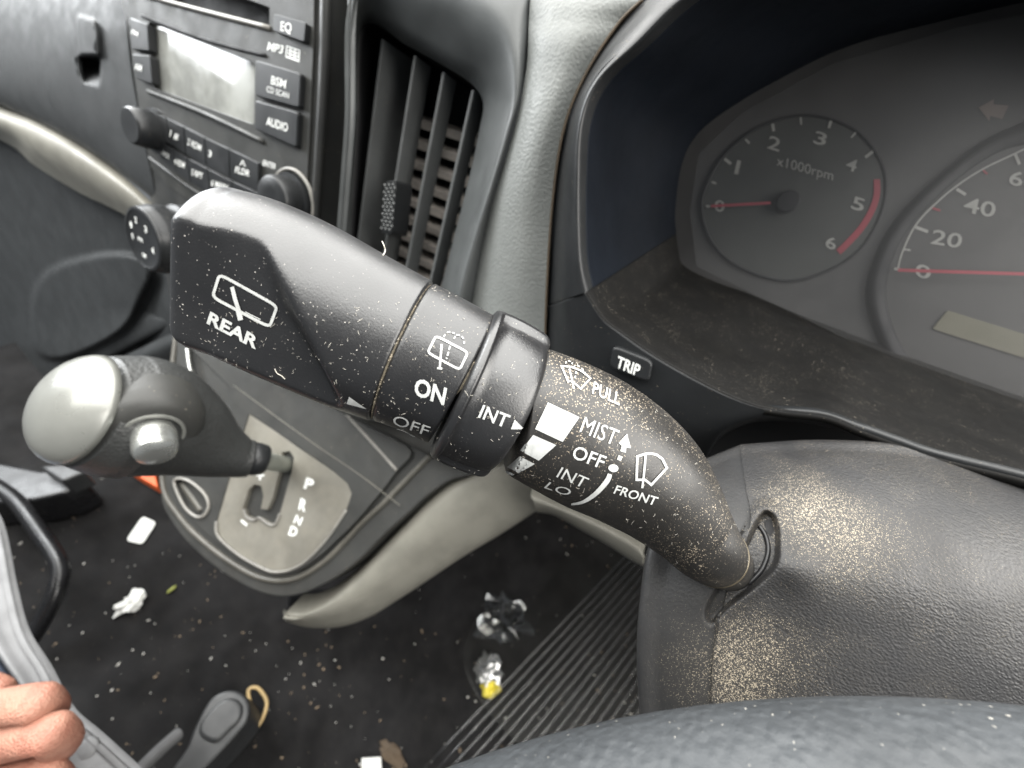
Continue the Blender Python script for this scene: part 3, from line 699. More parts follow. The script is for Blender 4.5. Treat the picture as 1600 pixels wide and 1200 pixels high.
# ================================================================== swept bodies (stalk, shift knob)
def station(t, b, z):
    u1, u2 = ray(*t).normalized(), ray(*b).normalized(); m = (u1 + u2).normalized(); a = u1.angle(u2) / 2
    fwd = lens2car((0, 0, 1)); d = z / m.dot(fwd)
    return CAM + m * d, d * math.sin(a)
def sweep(name, sts, n, m, parent, rfun=None, key=None, cap=True, up=None):
    # sts: list of (centre, radius, s); theta 0 faces the lens, +90 the upper edge
    V = []; N = len(sts)
    for i, (c, r, s) in enumerate(sts):
        t = (sts[min(N - 1, i + 1)][0] - sts[max(0, i - 1)][0]).normalized()
        ev = (CAM - c); ev -= t * ev.dot(t); ev.normalize(); et = ev.cross(t); et.normalize()
        if et.z < 0: et = -et
        for k in range(n):
            a = 2 * math.pi * k / n; rr = rfun(s, a, r) if rfun else r
            V.append(c + ev * math.cos(a) * rr + et * math.sin(a) * rr)
    F = gridfaces(n, N, True)
    if cap: F += [tuple(range(n)), tuple((N - 1) * n + k for k in range(n))]
    if key: keep_bvh(key, V, F)
    return build(name, V, F, m, parent)
def resample(sts, n):
    d = [(*c, r, s) for c, r, s in sts]; out = spline(d, n)
    return [(Vector(o[:3]), max(1e-5, o[3]), o[4]) for o in out]

# ================================================================== wiper stalk
def zax(px):
    return .0725 + (px - 290) / 870 * .0235
def st(t, b, s): return (*station(t, b, zax((t[0] + b[0]) / 2)), s)
stalk = thing('wiper_stalk', 'black wiper control stalk with white REAR and FRONT markings', 'wiper stalk', PC(1170, 880, .092))
capA = [st((392, 303), (334, 555), .06), st((445, 318), (372, 571), .2), st((520, 352), (425, 597), .45), st((605, 400), (505, 632), .72), st((650, 425), (550, 648), .87), st((681, 442), (577, 657), 1)]
# rounded outer end
c0, r0, _ = capA[0]; axd = (capA[0][0] - capA[1][0]).normalized(); LE = .0060
ends = [(c0 + axd * LE * f, r0 * q, -f) for f, q in [(f, (1 - f ** 3.2) ** (1 / 3.2)) for f in (.9995, .995, .98, .95, .9, .82, .72, .6, .45, .3, .15)]]
capS = resample(capA, 60); capS[-1] = (capS[-1][0], capS[-1][1] * .975, capS[-1][2]); capS[-2] = (capS[-2][0], capS[-2][1] * .995, capS[-2][2])
TH0 = rad(-21)
def cap_r(s, a, r):
    # a flat is cut into the side that faces the driver; it ends in a round shoulder towards the rings
    k = sstep(.76, .56, s + .36 * math.sin(a - TH0)); dp = 1.08 - .36 * k
    c = math.cos(a - TH0)
    if c < .2: return r
    q = dp / c; h = max(0, min(1, .5 + .5 * (q - 1) / .035)); v = q * (1 - h) + 1 * h - .035 * h * (1 - h)
    return r * min(1, v)
cap = sweep('end_cap', ends + capS, 160, M_cap, stalk, cap_r, 'cap')
ringS = resample([st((683, 443), (580, 658), 0), st((725, 465), (625, 674), .5), st((770, 490), (668, 694), 1)], 16)
ringS = [(c, r * .985, s) for c, r, s in ringS]; ringS[0] = (ringS[0][0], ringS[0][1] * .975, 0)
ring = sweep('switch_ring', ringS, 120, M_ring, stalk, None, 'ring')
kA, kB = st((776, 481), (670, 714), 0), st((858, 524), (748, 744), 1)
colS = []
for u, q in ((-.03, .88), (-.015, .93), (0, .962), (.03, .985), (.07, .996), (.10, 1), (.125, 1), (.15, 1), (.3, 1.01), (.5, 1.015), (.7, 1.01), (.88, 1), (.94, .99), (.98, .975), (1.01, .95), (1.03, .92), (1.045, .86)):
    colS.append((kA[0].lerp(kB[0], u), (kA[1] * (1 - u) + kB[1] * u) * q, u))
def col_r(s, a, r):
    # a scooped thumb face between two raised shoulders
    deg = math.degrees(a); deg = deg - 360 if deg > 180 else deg
    scoop = sstep(66, 61, deg) * sstep(-76, -71, deg) * sstep(.10, .14, s)
    return r * (1 - .075 * scoop)
collar = sweep('collar_ring', colS, 160, M_cap, stalk, col_r, 'collar')
def sb(t, b, dz): c_, r_ = station(t, b, zax((t[0] + b[0]) / 2) + dz); return (c_, r_, .95)
armS = resample([st((845, 546), (770, 736), 0), st((866, 548), (795, 743), .1), st((915, 567), (840, 768), .25), st((962, 591), (885, 792), .38), st((997, 621), (945, 818), .5), st((1028, 660), (998, 845), .62), st((1054, 708), (1042, 870), .72), st((1080, 756), (1074, 893), .82), st((1102, 792), (1096, 911), .88), sb((1124, 822), (1118, 919), .004), sb((1140, 844), (1136, 923), .011), sb((1160, 864), (1158, 922), .022)], 100)
arm = sweep('arm', armS, 120, M_arm, stalk, None, 'arm')
e0, er = armS[-22][0], armS[-22][1] * 1.03; edir = (armS[-21][0] - armS[-23][0]).normalized()
sweep('collar_seal', [(e0 - edir * .0002, er * .90, 0), (e0 + edir * .0002, er * .98, 0), (e0 + edir * .0007, er * .98, 0), (e0 + edir * .0011, er * .90, 0)], 64, M_brass, stalk)
0 and sweep('root', [(e0, er * .80, 0), (e0 + edir * .004, er * .78, 0), (e0 + edir * .010, er * .75, 0)], 48, M_cap, stalk)
def dirt(a, b, q):
    sweep('seam_dirt', [(a[0].lerp(b[0], t), (a[1] * (1 - t) + b[1] * t) * q, 0) for t in (-.3, .3, .7, 1.3)], 96, M_dirt, stalk)
dirt((capS[-1][0], capS[-2][1]), (ringS[0][0], ringS[1][1]), .972)
dirt((ringS[-2][0], ringS[-1][1]), (colS[1][0], ringS[-1][1]), .992)
pc = on_bvh('cap')
text('REAR', (324, 504), (401, 545), (330, 486), pc, M_white, cap, .035, 1)
strokes('rear_wiper_icon', [(rquad([(344, 428), (434, 478), (422, 511), (333, 464)], .16, 4), 4.6, True), ([(363.5, 448), (368, 466), (375, 488)], 6.2), ([(373, 484), (377, 500)], 8), ([(384, 487), (408, 499)], 1.5)], pc, M_white, cap)
strokes('pointer_mark', [], pc, M_white, cap, polys=[[(546, 619), (542, 630), (573, 638)]])
pr_ = on_bvh('ring')
strokes('rear_washer_icon', [(rquad([(681, 525), (731, 551), (718, 578), (668, 551)], .16, 4), 3.4, True), ([(690, 538), (688.5, 556), (687, 577)], 3.2), ([(683, 575), (691, 576)], 3), ([(703, 541), (701.5, 547)], 2.4), ([(700.6, 550), (699, 556)], 2.4), ([(698, 559), (697.4, 561)], 2.4),
    ([(693, 527), (695, 523)], 2), ([(698, 520), (703, 519)], 2), ([(706, 520), (710, 522)], 2), ([(709, 530), (711, 526)], 2), ([(713, 524), (718, 524)], 2), ([(721, 526), (724, 530)], 2), ([(725, 534), (725, 538)], 2)], pr_, M_white, ring)
text('ON', (646, 615), (694, 632), (651, 589), pr_, M_white, ring, .03, 1)
text('OFF', (612.5, 661), (668, 680), (618, 647), pr_, M_white, ring, .0, 1)
strokes('lower_icon', [(arc((628, 676), 14, 3.2, 170, 350, 10, 20), 1.8), (arc((642, 681), 7, 2.5, 0, 330, 12, 20), 1.4)], pr_, M_white, ring)
pk_ = on_bvh('collar')
text('INT', (747, 651), (790, 668), (755, 632), pk_, M_white, collar, .015, 1)
strokes('pointer_mark', [], pk_, M_white, collar, polys=[[(804, 655), (798, 670), (818, 670)]])
pa = on_bvh('arm')
strokes('speed_blocks', [], pa, M_white, arm, polys=[[(856, 629), (905, 652), (879, 690), (836, 670)], [(833, 679), (869, 695), (842, 719), (814, 704)], [(814, 713), (836, 724), (811, 738), (793, 730)], [(789, 735), (804, 740), (797, 744), (781, 740)]])
text('MIST', (905, 674), (959, 696), (914, 651), pa, M_white, arm, .0, 1)
text('OFF', (892, 714), (940, 732), (900, 695), pa, M_white, arm, .01, 1)
text('INT', (869, 744), (912, 762), (878, 729), pa, M_white, arm, .0, 1)
text('LO', (850, 761), (887, 774), (859, 752), pa, M_white, arm, .0, 1)
text('PULL', (924.5, 615), (967, 634), (927.5, 597), pa, M_white, arm, .008, 1)
text('FRONT', (958, 769.5), (1023, 789), (964, 757), pa, M_white, arm, .015, 1)
strokes('front_washer_icon', [([(877, 573), (887, 597), (893, 596), (907, 608), (922, 592), (914, 585), (905, 579), (891, 574)], 2.4, True), ([(889, 577), (893, 593), (896, 608)], 2.6), ([(899.5, 581), (899, 585)], 1.8), ([(898.6, 588), (898, 592)], 1.8),
    ([(883, 569), (884.5, 566)], 1.6), ([(887, 564.5), (891, 566)], 1.6), ([(893, 567.5), (894, 570)], 1.6), ([(896, 574), (898, 572)], 1.6), ([(901, 572), (905, 574)], 1.6), ([(908, 576), (911, 580)], 1.6), ([(913, 582), (914, 585)], 1.6)], pa, M_white, arm)
strokes('front_wiper_icon', [([(995, 713), (1007, 709), (1017, 708.5), (1025, 710.5), (1034, 717), (1041, 731), (1029, 744), (1017, 757), (1007, 749), (994, 749)], 3.6, True), ([(1008, 711), (1006, 735), (1003, 762)], 3.2)], pa, M_white, arm)
strokes('mist_arrow', [], pa, M_white, arm, polys=[[(979, 678), (985, 700), (978, 698.5), (977, 707), (968.5, 704.5), (971, 696), (966, 692)], [(963.5, 717.5), (969.5, 720), (972, 713), (966, 711)], arc((958, 731), 8, 6, 0, 340, 16, 10), ])
cvs = [(952.7, 740, 7), (948, 751, 8), (931, 770, 7), (911.5, 783, 5), (893, 787, 3)]
cv = spline(cvs, 20)
poly = []
for sgn in (1, -1):
    seq = cv if sgn > 0 else cv[::-1]
    for i, p in enumerate(seq):
        a, b_ = seq[max(0, i - 1)], seq[min(len(seq) - 1, i + 1)]; t = Vector((b_[0] - a[0], b_[1] - a[1])).normalized()
        poly.append((p[0] - t.y * p[2] / 2, p[1] + t.x * p[2] / 2))
V2 = poly; nn = len(cv)
finish_print('sweep_mark', V2, [(i, i + 1, 2 * nn - 2 - i, 2 * nn - 1 - i) for i in range(nn - 1)], pa, M_white, arm)
# lint and fibres lying on the stalk
def lint(key, parent, n, area_px, lo=3, hi=12, r=.00006):
    V, F = [], []; rnd = random.Random(hash(key) % 1000 if False else len(key) * 17 + n)
    P = on_bvh(key, .00012); got = 0
    while got < n:
        x = rnd.uniform(area_px[0], area_px[2]); y = rnd.uniform(area_px[1], area_px[3])
        if BV[key].ray_cast(CAM, ray(x, y).normalized())[0] is None: continue
        got += 1; L = rnd.uniform(lo, hi) * (1 if rnd.random() < .85 else 2); a = rnd.uniform(0, 2 * math.pi); cu = rnd.uniform(-.9, .9)
        pts = []
        for k in range(6):
            pts.append((x, y)); x += math.cos(a) * L / 5; y += math.sin(a) * L / 5; a += cu / 3
        if any(BV[key].ray_cast(CAM, ray(*p).normalized())[0] is None for p in pts): continue
        W = [P(*p) for p in pts]
        for i, p in enumerate(W):
            t = (W[min(5, i + 1)] - W[max(0, i - 1)]).normalized(); v = (CAM - p).normalized(); s_ = t.cross(v).normalized()
            V += [p + s_ * r, p - s_ * r, p + v * r * 1.5]
        b = len(V) - 18
        for i in range(5):
            for q in range(3):
                F.append((b + 3 * i + q, b + 3 * i + (q + 1) % 3, b + 3 * i + 3 + (q + 1) % 3, b + 3 * i + 3 + q))
    o = build('lint', V, F, M_lint, parent, smooth=False); o['kind'] = 'stuff'
lint('cap', cap, 90, (300, 470, 640, 660), 2, 5, .00003)
lint('ring', ring, 50, (580, 450, 770, 690), 2, 5, .00004)
lint('collar', collar, 50, (670, 560, 860, 740), 2, 5, .00004)
lint('arm', arm, 140, (800, 550, 1180, 925), 2, 5, .00003)
hb = on_bvh('cap')(598, 400)
tube('stray_fibre', [hb, PC(602, 392, zax(600)), PC(600, 384, zax(600)), PC(597, 377, zax(600))], .00012, M_lint, cap, 6)
hb = on_bvh('cap')(445, 592)
tube('stray_fibre', [on_bvh('cap')(430, 576), on_bvh('cap')(434, 583), on_bvh('cap')(441, 587), on_bvh('cap')(446, 592)], .00010, M_lint, cap, 6)

# ================================================================== steering column shroud
shr = thing('column_shroud', 'dusty grey grained steering column shroud with the stalk coming out', 'column shroud', PC(1300, 1000, .1))
SLOT = spline([(1196, 800), (1212, 812), (1216, 850), (1210, 885), (1180, 915), (1140, 945), (1112, 972), (1104, 950), (1130, 905), (1165, 850), (1182, 815)], 44, True)
R_ = [
 [(1195, 760, .150), (1290, 760, .145), (1450, 780, .14), (1620, 820, .135), (1800, 870, .13)],
 [(1160, 697, .118), (1290, 690, .111), (1450, 703, .104), (1620, 748, .099), (1800, 800, .096)],
 [(1158, 712, .104), (1290, 706, .098), (1450, 718, .094), (1620, 760, .091), (1800, 805, .088)],
 [(1165, 760, .0875), (1290, 755, .082), (1450, 765, .079), (1620, 797, .077), (1800, 835, .075)],
 [(1172, 820, .0755), (1290, 820, .0705), (1450, 830, .068), (1620, 855, .067), (1800, 885, .066)],
 [(1142, 905, .0690), (1270, 900, .0635), (1450, 910, .0615), (1620, 925, .0605), (1800, 945, .060)],
 [(1118, 1005, .0675), (1270, 1000, .0615), (1450, 1000, .0588), (1620, 1010, .0578), (1800, 1020, .057)],
 [(1112, 1115, .0665), (1270, 1110, .0600), (1450, 1100, .0570), (1620, 1100, .0558), (1800, 1100, .055)],
 [(1108, 1280, .0645), (1270, 1270, .0585), (1450, 1250, .0552), (1620, 1240, .054), (1800, 1230, .053)]]
def sh_cb(x, y, z):
    k = inside_d(SLOT, x, y) if 1080 < x < 1240 and 780 < y < 1000 else 99
    z = .0940 + (z - .0635) * .68 + .0022 * sstep(5, -5, k)
    z -= .0010 * sstep(26, 4, k) * sstep(-6, 2, k)
    bump = math.hypot((x - 1245) / 34, (y - 888) / 34); z -= .0022 * math.exp(-bump * bump)
    return z
surf('upper_shell', R_, 230, 190, M_shroud, shr, place=PC, cb=sh_cb, key='shroud', solid=.002)
S_ = []
sil = [(1100, 770, .16), (1078, 728, .125), (1066, 748, .112), (1040, 800, .098), (1012, 858, .088), (1000, 935, .0825), (995, 1018, .0800), (1000, 1120, .078), (1012, 1285, .075)]
for rr, s in zip(R_, sil):
    a = rr[0]; a = (a[0] + 1, a[1], a[2] + .0006)
    S_.append([(s[0] + 60, s[1] + 14, s[2] + .035), s, (s[0] * .7 + a[0] * .3, s[1] * .7 + a[1] * .3, s[2] * .55 + a[2] * .45), (s[0] * .3 + a[0] * .7, s[1] * .3 + a[1] * .7, s[2] * .18 + a[2] * .82), a])
def sd_cb(x, y, z):
    k = inside_d(SLOT, x, y) if 1060 < x < 1240 and 780 < y < 1010 else 99
    return .0940 + (z - .0635) * .68 + .0022 * sstep(5, -5, k)
surf('side_shell', S_, 70, 150, M_shroud_side, shr, place=PC, cb=sd_cb, solid=.002)
pS = on_bvh('shroud', .0002)
tube('slot_seal', [pS(1186, 822) , pS(1196, 838), pS(1200, 862), pS(1190, 890), pS(1168, 912)], .0006, M_blackplastic, shr, 8)
plate('slot_gap', [(1195, 814), (1207, 811), (1210, 828), (1204, 838), (1196, 830)], lambda x, y: pS(x, y) , (CAM - pS(1200, 820)).normalized() * -.002, M_dark, shr, 0)

# ================================================================== steering wheel
p0, p1, p2 = PC(560, 1420, .056), PC(1080, 1294, .053), PC(1680, 1272, .049)
wheel = thing('steering_wheel', 'blurred grey leather steering wheel rim in front of the column shroud', 'steering wheel', p1)
mid = (p0 + p2) / 2; chordv = p2 - p0; bul = p1 - mid; bul -= chordv * (bul.dot(chordv) / chordv.length_squared)
RW = .19; ex = chordv.normalized(); ey = bul.normalized()
cen = p1 - ey * RW
W = [cen + (ex * math.sin(rad(a)) + ey * math.cos(rad(a))) * RW for a in range(0, 360, 6)]
tube('rim', W, .0125, M_wheel, wheel, 36, True, cnt=180)

# ================================================================== lower console with the gear gate
con = thing('gear_console', 'grey lower console with gear gate plate marked P R N D', 'console', PK(450, 790, -.03))
NKb = -NK
cons_out = [(281, 512), (300, 520), (370, 557), (470, 605), (560, 650), (660, 690), (740, 735), (700, 752), (664, 778), (640, 800), (600, 836), (560, 876), (515, 908), (464, 930), (420, 930), (372, 910), (318, 872), (272, 822), (250, 765), (268, 650), (272, 560)]
plate('console_body', spline(cons_out, 84, True), lambda x, y: PK(x, y, -.0105), NKb * .03, M_console, con, .003)
rim_out = [(276, 520), (262, 640), (254, 752), (282, 808), (327, 853), (380, 890), (422, 906), (464, 903), (506, 878), (537, 848), (565, 818), (600, 786), (640, 745), (672, 712)]
tube('outer_bead', [PK(x, y, -.010) for x, y in rim_out], .0022, M_bead, con, 10, cnt=110)
inner = [(286, 528), (372, 565), (470, 612), (560, 658), (640, 702), (618, 738), (590, 775), (553, 818), (525, 845), (498, 870), (462, 893), (424, 896), (384, 880), (332, 843), (289, 798), (264, 748), (272, 640), (276, 560)]
gate = [(389, 647), (430, 674), (464, 698), (520, 736), (542, 755), (549, 771), (541, 796), (513, 838), (495, 861), (478, 876), (452, 890), (432, 893), (412, 888), (373, 866), (348, 848), (338, 832), (338, 815), (355, 757), (375, 690)]
slotA = [(441, 706), (452, 705), (459, 714), (457, 730), (447, 766), (437, 800), (430, 817), (420, 816), (408, 806), (414, 800), (420, 790), (417, 768), (409, 758), (399, 757), (391, 763), (381, 790), (378, 800), (385, 810), (398, 814), (402, 822), (409, 824), (405, 832), (390, 828)]
slot = [(440, 707), (452, 705), (459, 715), (455, 738), (446, 770), (437, 802), (430, 819), (420, 818), (404, 809), (396, 812), (384, 806), (379, 795), (388, 766), (397, 757), (408, 760), (411, 775), (407, 795), (417, 797), (425, 780), (436, 738)]
cub = rquad([(289, 536), (361, 606), (356, 662), (297, 606)], .15)
cup = [(272, 752), (292, 750), (318, 770), (326, 790), (318, 806), (304, 806), (286, 788)]
gate_h = [(x, y) for x, y in gate]
plate('console_top', spline(inner, 70, True), lambda x, y: PK(x, y, -.006), NKb * .008, M_console, con, .0025, holes=[gate_h, cub, cup])
plate('cubby_floor', [(270, 520), (385, 590), (385, 690), (280, 640)], lambda x, y: PK(x, y, -.032), NKb * .002, M_dark, con, 0)
plate('socket_panel', [(298, 548), (325, 572), (352, 618), (356, 662), (326, 634), (300, 605)], lambda x, y: PK(x, y, -.017), NKb * .003, M_console, con, .0006)
strokes('socket_mark', [([(311, 567), (318, 571)], 2), ([(312, 577), (315, 580)], 2.5)], lambda x, y: PK(x, y, -.0165), M_print, con)
tube('recess_highlight', [PK(x, y, -.0062) for x, y in [(540, 646), (580, 690), (620, 735)]], .0012, M_rim, con, 8)  # pale bead put in as the highlight along the recess edge
plate('socket_hole', [(331, 595), (345, 606), (352, 625), (348, 634), (332, 620)], lambda x, y: PK(x, y, -.0166), NKb * .0002, M_dark, con, 0)
tube('cubby_lip', [PK(x, y, -.0048) for x, y in [(293, 545), (297, 575), (308, 602), (330, 632), (352, 652), (358, 665)]], .0018, M_chrome, con, 8)
tube('cup_lip', [PK(x, y, -.0052) for x, y in cup], .0012, M_rim, con, 8, True)
tube('cup_inner', [PK(x, y, -.012) for x, y in [(285, 755), (300, 775), (316, 798)]], .0030, M_bead, con, 8)
gp = plate('gate_plate', spline(gate, 60, True), lambda x, y: PK(x, y, -.0068), NKb * .004, M_gate, con, .0010, holes=[slot])
tube('gate_edge', [PK(x, y, -.0058) for x, y in [(338, 815), (341, 838), (373, 867), (412, 889), (432, 894), (454, 890), (480, 875), (513, 839), (541, 797)]], .0011, M_rim, con, 8)
plate('gate_well', [(370, 690), (470, 690), (470, 830), (440, 840), (370, 830)], lambda x, y: PK(x, y, -.0155), NKb * .002, M_dark, con, 0)
tube('gate_slot_lip', [PK(x, y, -.0064) for x, y in [(381, 797), (386, 808), (397, 813), (405, 809), (420, 819), (430, 819), (437, 803)]], .0010, M_rim, con, 8)
pgt = lambda x, y: PK(x, y, -.0065)
for s, A, B, Cc in (('P', (474, 762), (487, 766), (479, 746)), ('R', (466, 795), (477, 799), (470, 778)), ('N', (458, 816), (469, 821), (463, 804)), ('D', (450, 835), (462, 839), (455, 821))):
    text(s, A, B, Cc, pgt, M_print, gp, .04)
strokes('plus_mark', [([(401, 743), (413, 743)], 3), ([(408, 736), (406, 750)], 3)], pgt, M_print, gp)
strokes('minus_mark', [([(377, 813), (386, 821)], 4)], pgt, M_print, gp)
# plain lower fascia between stack and console, with seams
surf('lower_fascia', [[(500, 560, .190), (580, 590, .188), (630, 610, .187), (680, 630, .188), (715, 645, .19)],
                      [(490, 612, .190), (560, 648, .186), (620, 676, .185), (670, 702, .185), (705, 720, .187)],
                      [(520, 625, .198), (580, 660, .193), (625, 686, .190), (665, 708, .190), (695, 726, .192)]], 40, 20, M_console, con)
tube('panel_seam', [PK(x, y, -.0058) for x, y in [(365, 602), (430, 650), (500, 700), (562, 742), (625, 790)]], .0003, M_gate, con, 6)
# pale wedge-shaped side trim
wedge = thing('console_side_trim', 'pale grey curved plastic trim along the side of the gear console', 'trim panel', PK(600, 900, -.05))
top_ = [(446, 958), (470, 957), (505, 942), (545, 912), (585, 873), (625, 832), (665, 790), (710, 752), (770, 722), (860, 700)]
bot_ = [(446, 970), (480, 980), (530, 980), (575, 965), (620, 938), (670, 905), (725, 868), (785, 832), (845, 792), (900, 750)]
W_ = [[(x + (30 - 3 * k), y - 32 + k, -.038) for k, (x, y) in enumerate(top_)], [(*p, -.020) for p in top_], [(a[0] * .8 + b[0] * .2, a[1] * .8 + b[1] * .2, -.0155) for a, b in zip(top_, bot_)], [(a[0] * .4 + b[0] * .6, a[1] * .4 + b[1] * .6, -.022) for a, b in zip(top_, bot_)], [(*p, -.042) for p in bot_], [(x - 4, y - 14, -.075) for x, y in bot_]]
surf('trim_shell', W_, 80, 40, M_greytrim, wedge, place=PK)
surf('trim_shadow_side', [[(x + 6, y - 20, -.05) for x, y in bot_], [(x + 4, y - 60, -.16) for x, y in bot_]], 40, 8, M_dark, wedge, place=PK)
knee = thing('knee_trim', 'pale grey trim edge above the driver footwell behind the stalk', 'trim panel', PD(940, 820, .20))
kt = [(830, 770), (870, 786), (920, 806), (965, 828), (998, 848), (1006, 862)]
kb = [(838, 800), (868, 806), (908, 828), (950, 852), (985, 874), (1004, 884)]
surf('trim_shell', [[(x + 6, y - 26, .222) for x, y in kt], [(*p, .200) for p in kt], [(a[0] * .5 + b[0] * .5, a[1] * .5 + b[1] * .5, .196) for a, b in zip(kt, kb)], [(*p, .205) for p in kb], [(x, y - 6, .23) for x, y in kb]], 40, 24, M_greytrim, knee)

# ================================================================== gear lever
lever = thing('gear_lever', 'automatic gear lever with leather grip, satin cap and chrome button', 'gear lever', PK(447, 724, -.012))
kz = lambda x: .168 + (.243 - .168) * (x - 80) / 330
def ks(t, b, s): return (*station(t, b, kz((t[0] + b[0]) / 2)), s)
KS = [ks((108, 570), (90, 692), 0), ks((148, 553), (124, 729), .16), ks((192, 552), (172, 744), .32), ks((240, 562), (222, 749), .48), ks((298, 606), (280, 750), .64), ks((345, 655), (332, 749), .77), ks((380, 682), (368, 747), .88), ks((398, 688), (385, 745), .94)]
KS = KS[1:]; kc, kr, _ = KS[0]; kax = (KS[0][0] - KS[1][0]).normalized()
tip = [(kc + kax * .0165 * f, kr * (1 - f ** 2.1) ** .5, .16 - f) for f in (.999, .99, .96, .9, .82, .72, .6, .45, .3, .15)]
full = tip + resample(KS, 60)
capst = [q for q in full if q[2] < .05]; gst = [q for q in full if q[2] >= .03]
capst = [(c, r * 1.004, s) for c, r, s in capst]
sweep('cap', capst, 72, M_knobcap, lever)
sweep('grip', gst, 72, M_knobgrip, lever)
nk0 = KS[-1]; nkd = (KS[-1][0] - KS[-2][0]).normalized()
sweep('neck', [(nk0[0] - nkd * .002, nk0[1] * .93, 0), (nk0[0] + nkd * .004, nk0[1] * .90, 0), (nk0[0] + nkd * .008, nk0[1] * .82, 0), (nk0[0] + nkd * .0092, nk0[1] * .70, 0)], 48, M_button, lever)
tube('rod', [nk0[0], nk0[0].lerp(PK(451, 727, -.018), .5), PK(451, 727, -.018)], .0062, M_rod, lever, 20)
bx_ = Vector((.9, -.38, .05)).normalized()
def axis_at(x):
    best = min(full, key=lambda q: abs(pix(q[0])[0] - x)); return best
q = axis_at(205)
bc = PC(241, 682, .1825) - bx_ * .0228
lathe('button_bezel', bc, bx_, [(0, .0215), (.010, .0212), (.0165, .0196), (.0195, .0168), (.0208, .0135), (.0208, .0108), (.0170, .0098), (.0165, .002)], M_console, lever, 64)
lathe('bezel_insert', bc, bx_, [(.0195, .0122), (.0217, .0118), (.0216, .0105), (.0175, .0098)], M_knobcap, lever, 64)
lathe('release_button', bc, bx_, [(.012, .0086), (.032, .0084), (.0345, .0075), (.0354, .006), (.0357, .002)], M_chrome, lever, 48)

# ================================================================== things on and by the floor
mat_ = thing('floor_mat', 'clear ribbed plastic floor mat in the driver footwell', 'floor mat', fl(900, 1050, .002))
mo = [(757, 958), (800, 944), (826, 950), (860, 905), (905, 850), (1010, 760), (1150, 800), (1320, 1000), (1250, 1300), (960, 1290), (880, 1230), (820, 1170), (770, 1118), (738, 1072), (726, 1030), (736, 985)]
mo_s = spline(mo, 90, True)
plate('sheet', mo_s, lambda x, y: PZ(x, y, .010), Vector((0, 0, -.0015)), M_clear, mat_, 0)
tube('edge_bead', [PZ(x, y, .0115) for x, y in [(1000, 1290), (880, 1230), (820, 1170), (770, 1118), (738, 1072), (726, 1030), (736, 985), (757, 958), (800, 944), (826, 950)]], .0016, M_clear, mat_, 8, cnt=60)
dirw = (fl(915, 1040) - fl(820, 1156)).normalized(); sid = Vector((dirw.y, -dirw.x, 0))
s0 = fl(820, 1156, .006)
for k in range(-6, 36):
    p = s0 + sid * (.0085 * k) - dirw * .10; L = .62
    pts = []
    for j in range(9):
        qv = p + dirw * (L * j / 8); zz = BV['floor'].ray_cast(Vector((qv.x, qv.y, 1)), Vector((0, 0, -1)))[0]
        if zz is None or qv.y > .63: break
        pts.append(Vector((qv.x, qv.y, .0112)))
    if len(pts) > 3: tube('rib', pts, .0017, M_rib, mat_, 6, cnt=10)
def blob(name, c, r, m, parent=None, sq=(1, 1, .5), seed=1, amp=.35, sub=3):
    bm = bmesh.new(); bmesh.ops.create_icosphere(bm, subdivisions=sub, radius=1)
    V = []
    for v in bm.verts:
        n_ = 1 + amp * noise.noise(v.co * 1.8 + Vector((seed, 0, 0))) + amp * .6 * noise.noise(v.co * 4 + Vector((0, seed, 0)))
        V.append(Vector((v.co.x * sq[0], v.co.y * sq[1], v.co.z * sq[2])) * r * n_ + Vector(c))
    F = [[v.index for v in f.verts] for f in bm.faces]; bm.free()
    return build(name, V, F, m, parent, smooth=False)
gum = thing('wrapper', 'crumpled foil wrapper with a yellow corner on the clear mat', 'wrapper', fl(762, 1065, .006))
blob('foil', fl(762, 1052, .014), .014, M_foil, gum, (1, 1.1, .6), 4, .6)
blob('yellow_paper', fl(764, 1078, .012), .010, M_yellow, gum, (1, .9, .6), 9, .7)
film = thing('plastic_film', 'crumpled clear plastic film beside the ribbed mat', 'plastic film', fl(790, 985, .006))
blob('film_lump', fl(785, 975, .014), .026, M_film, film, (1, 1, .4), 12, .9)
tag(plate('paper_strip', rquad([(224, 808), (246, 818), (224, 852), (198, 846)], .2), lambda x, y: fl(x, y, .003), Vector((0, 0, -.0012)), M_paper, None, .0004), 'short strip of white tape lying on the black carpet', 'tape')
tag(blob('paper_scrap', fl(208, 942, .005), .0110, M_paper, None, (.95, 1.1, .45), 3, .9), 'small crumpled white paper scrap on the black carpet', 'paper scrap')
tag(plate('white_chip', [(566, 1186), (596, 1184), (598, 1215), (566, 1215)], lambda x, y: fl(x, y, .012), Vector((0, 0, -.008)), M_paper, None, .001), 'white rectangular chip beside the dry leaf on the carpet', 'chip')
tag(blob('dry_leaf', fl(612, 1180, .004), .011, M_leaf, None, (1.3, .6, .15), 21, .8), 'curled brown dry leaf on the carpet', 'leaf')
tag(blob('green_seed', fl(270, 922, .003), .0038, M_seed, None, (.5, 1.3, .5), 5, .2), 'tiny green yellow seed on the black carpet', 'seed')
tag(plate('orange_clip', [(206, 744), (250, 748), (256, 774), (238, 764)], lambda x, y: fl(x, y, .02), Vector((0, 0, -.018)), M_orange, None, .001), 'bright orange plastic piece behind the gear lever', 'plastic piece')
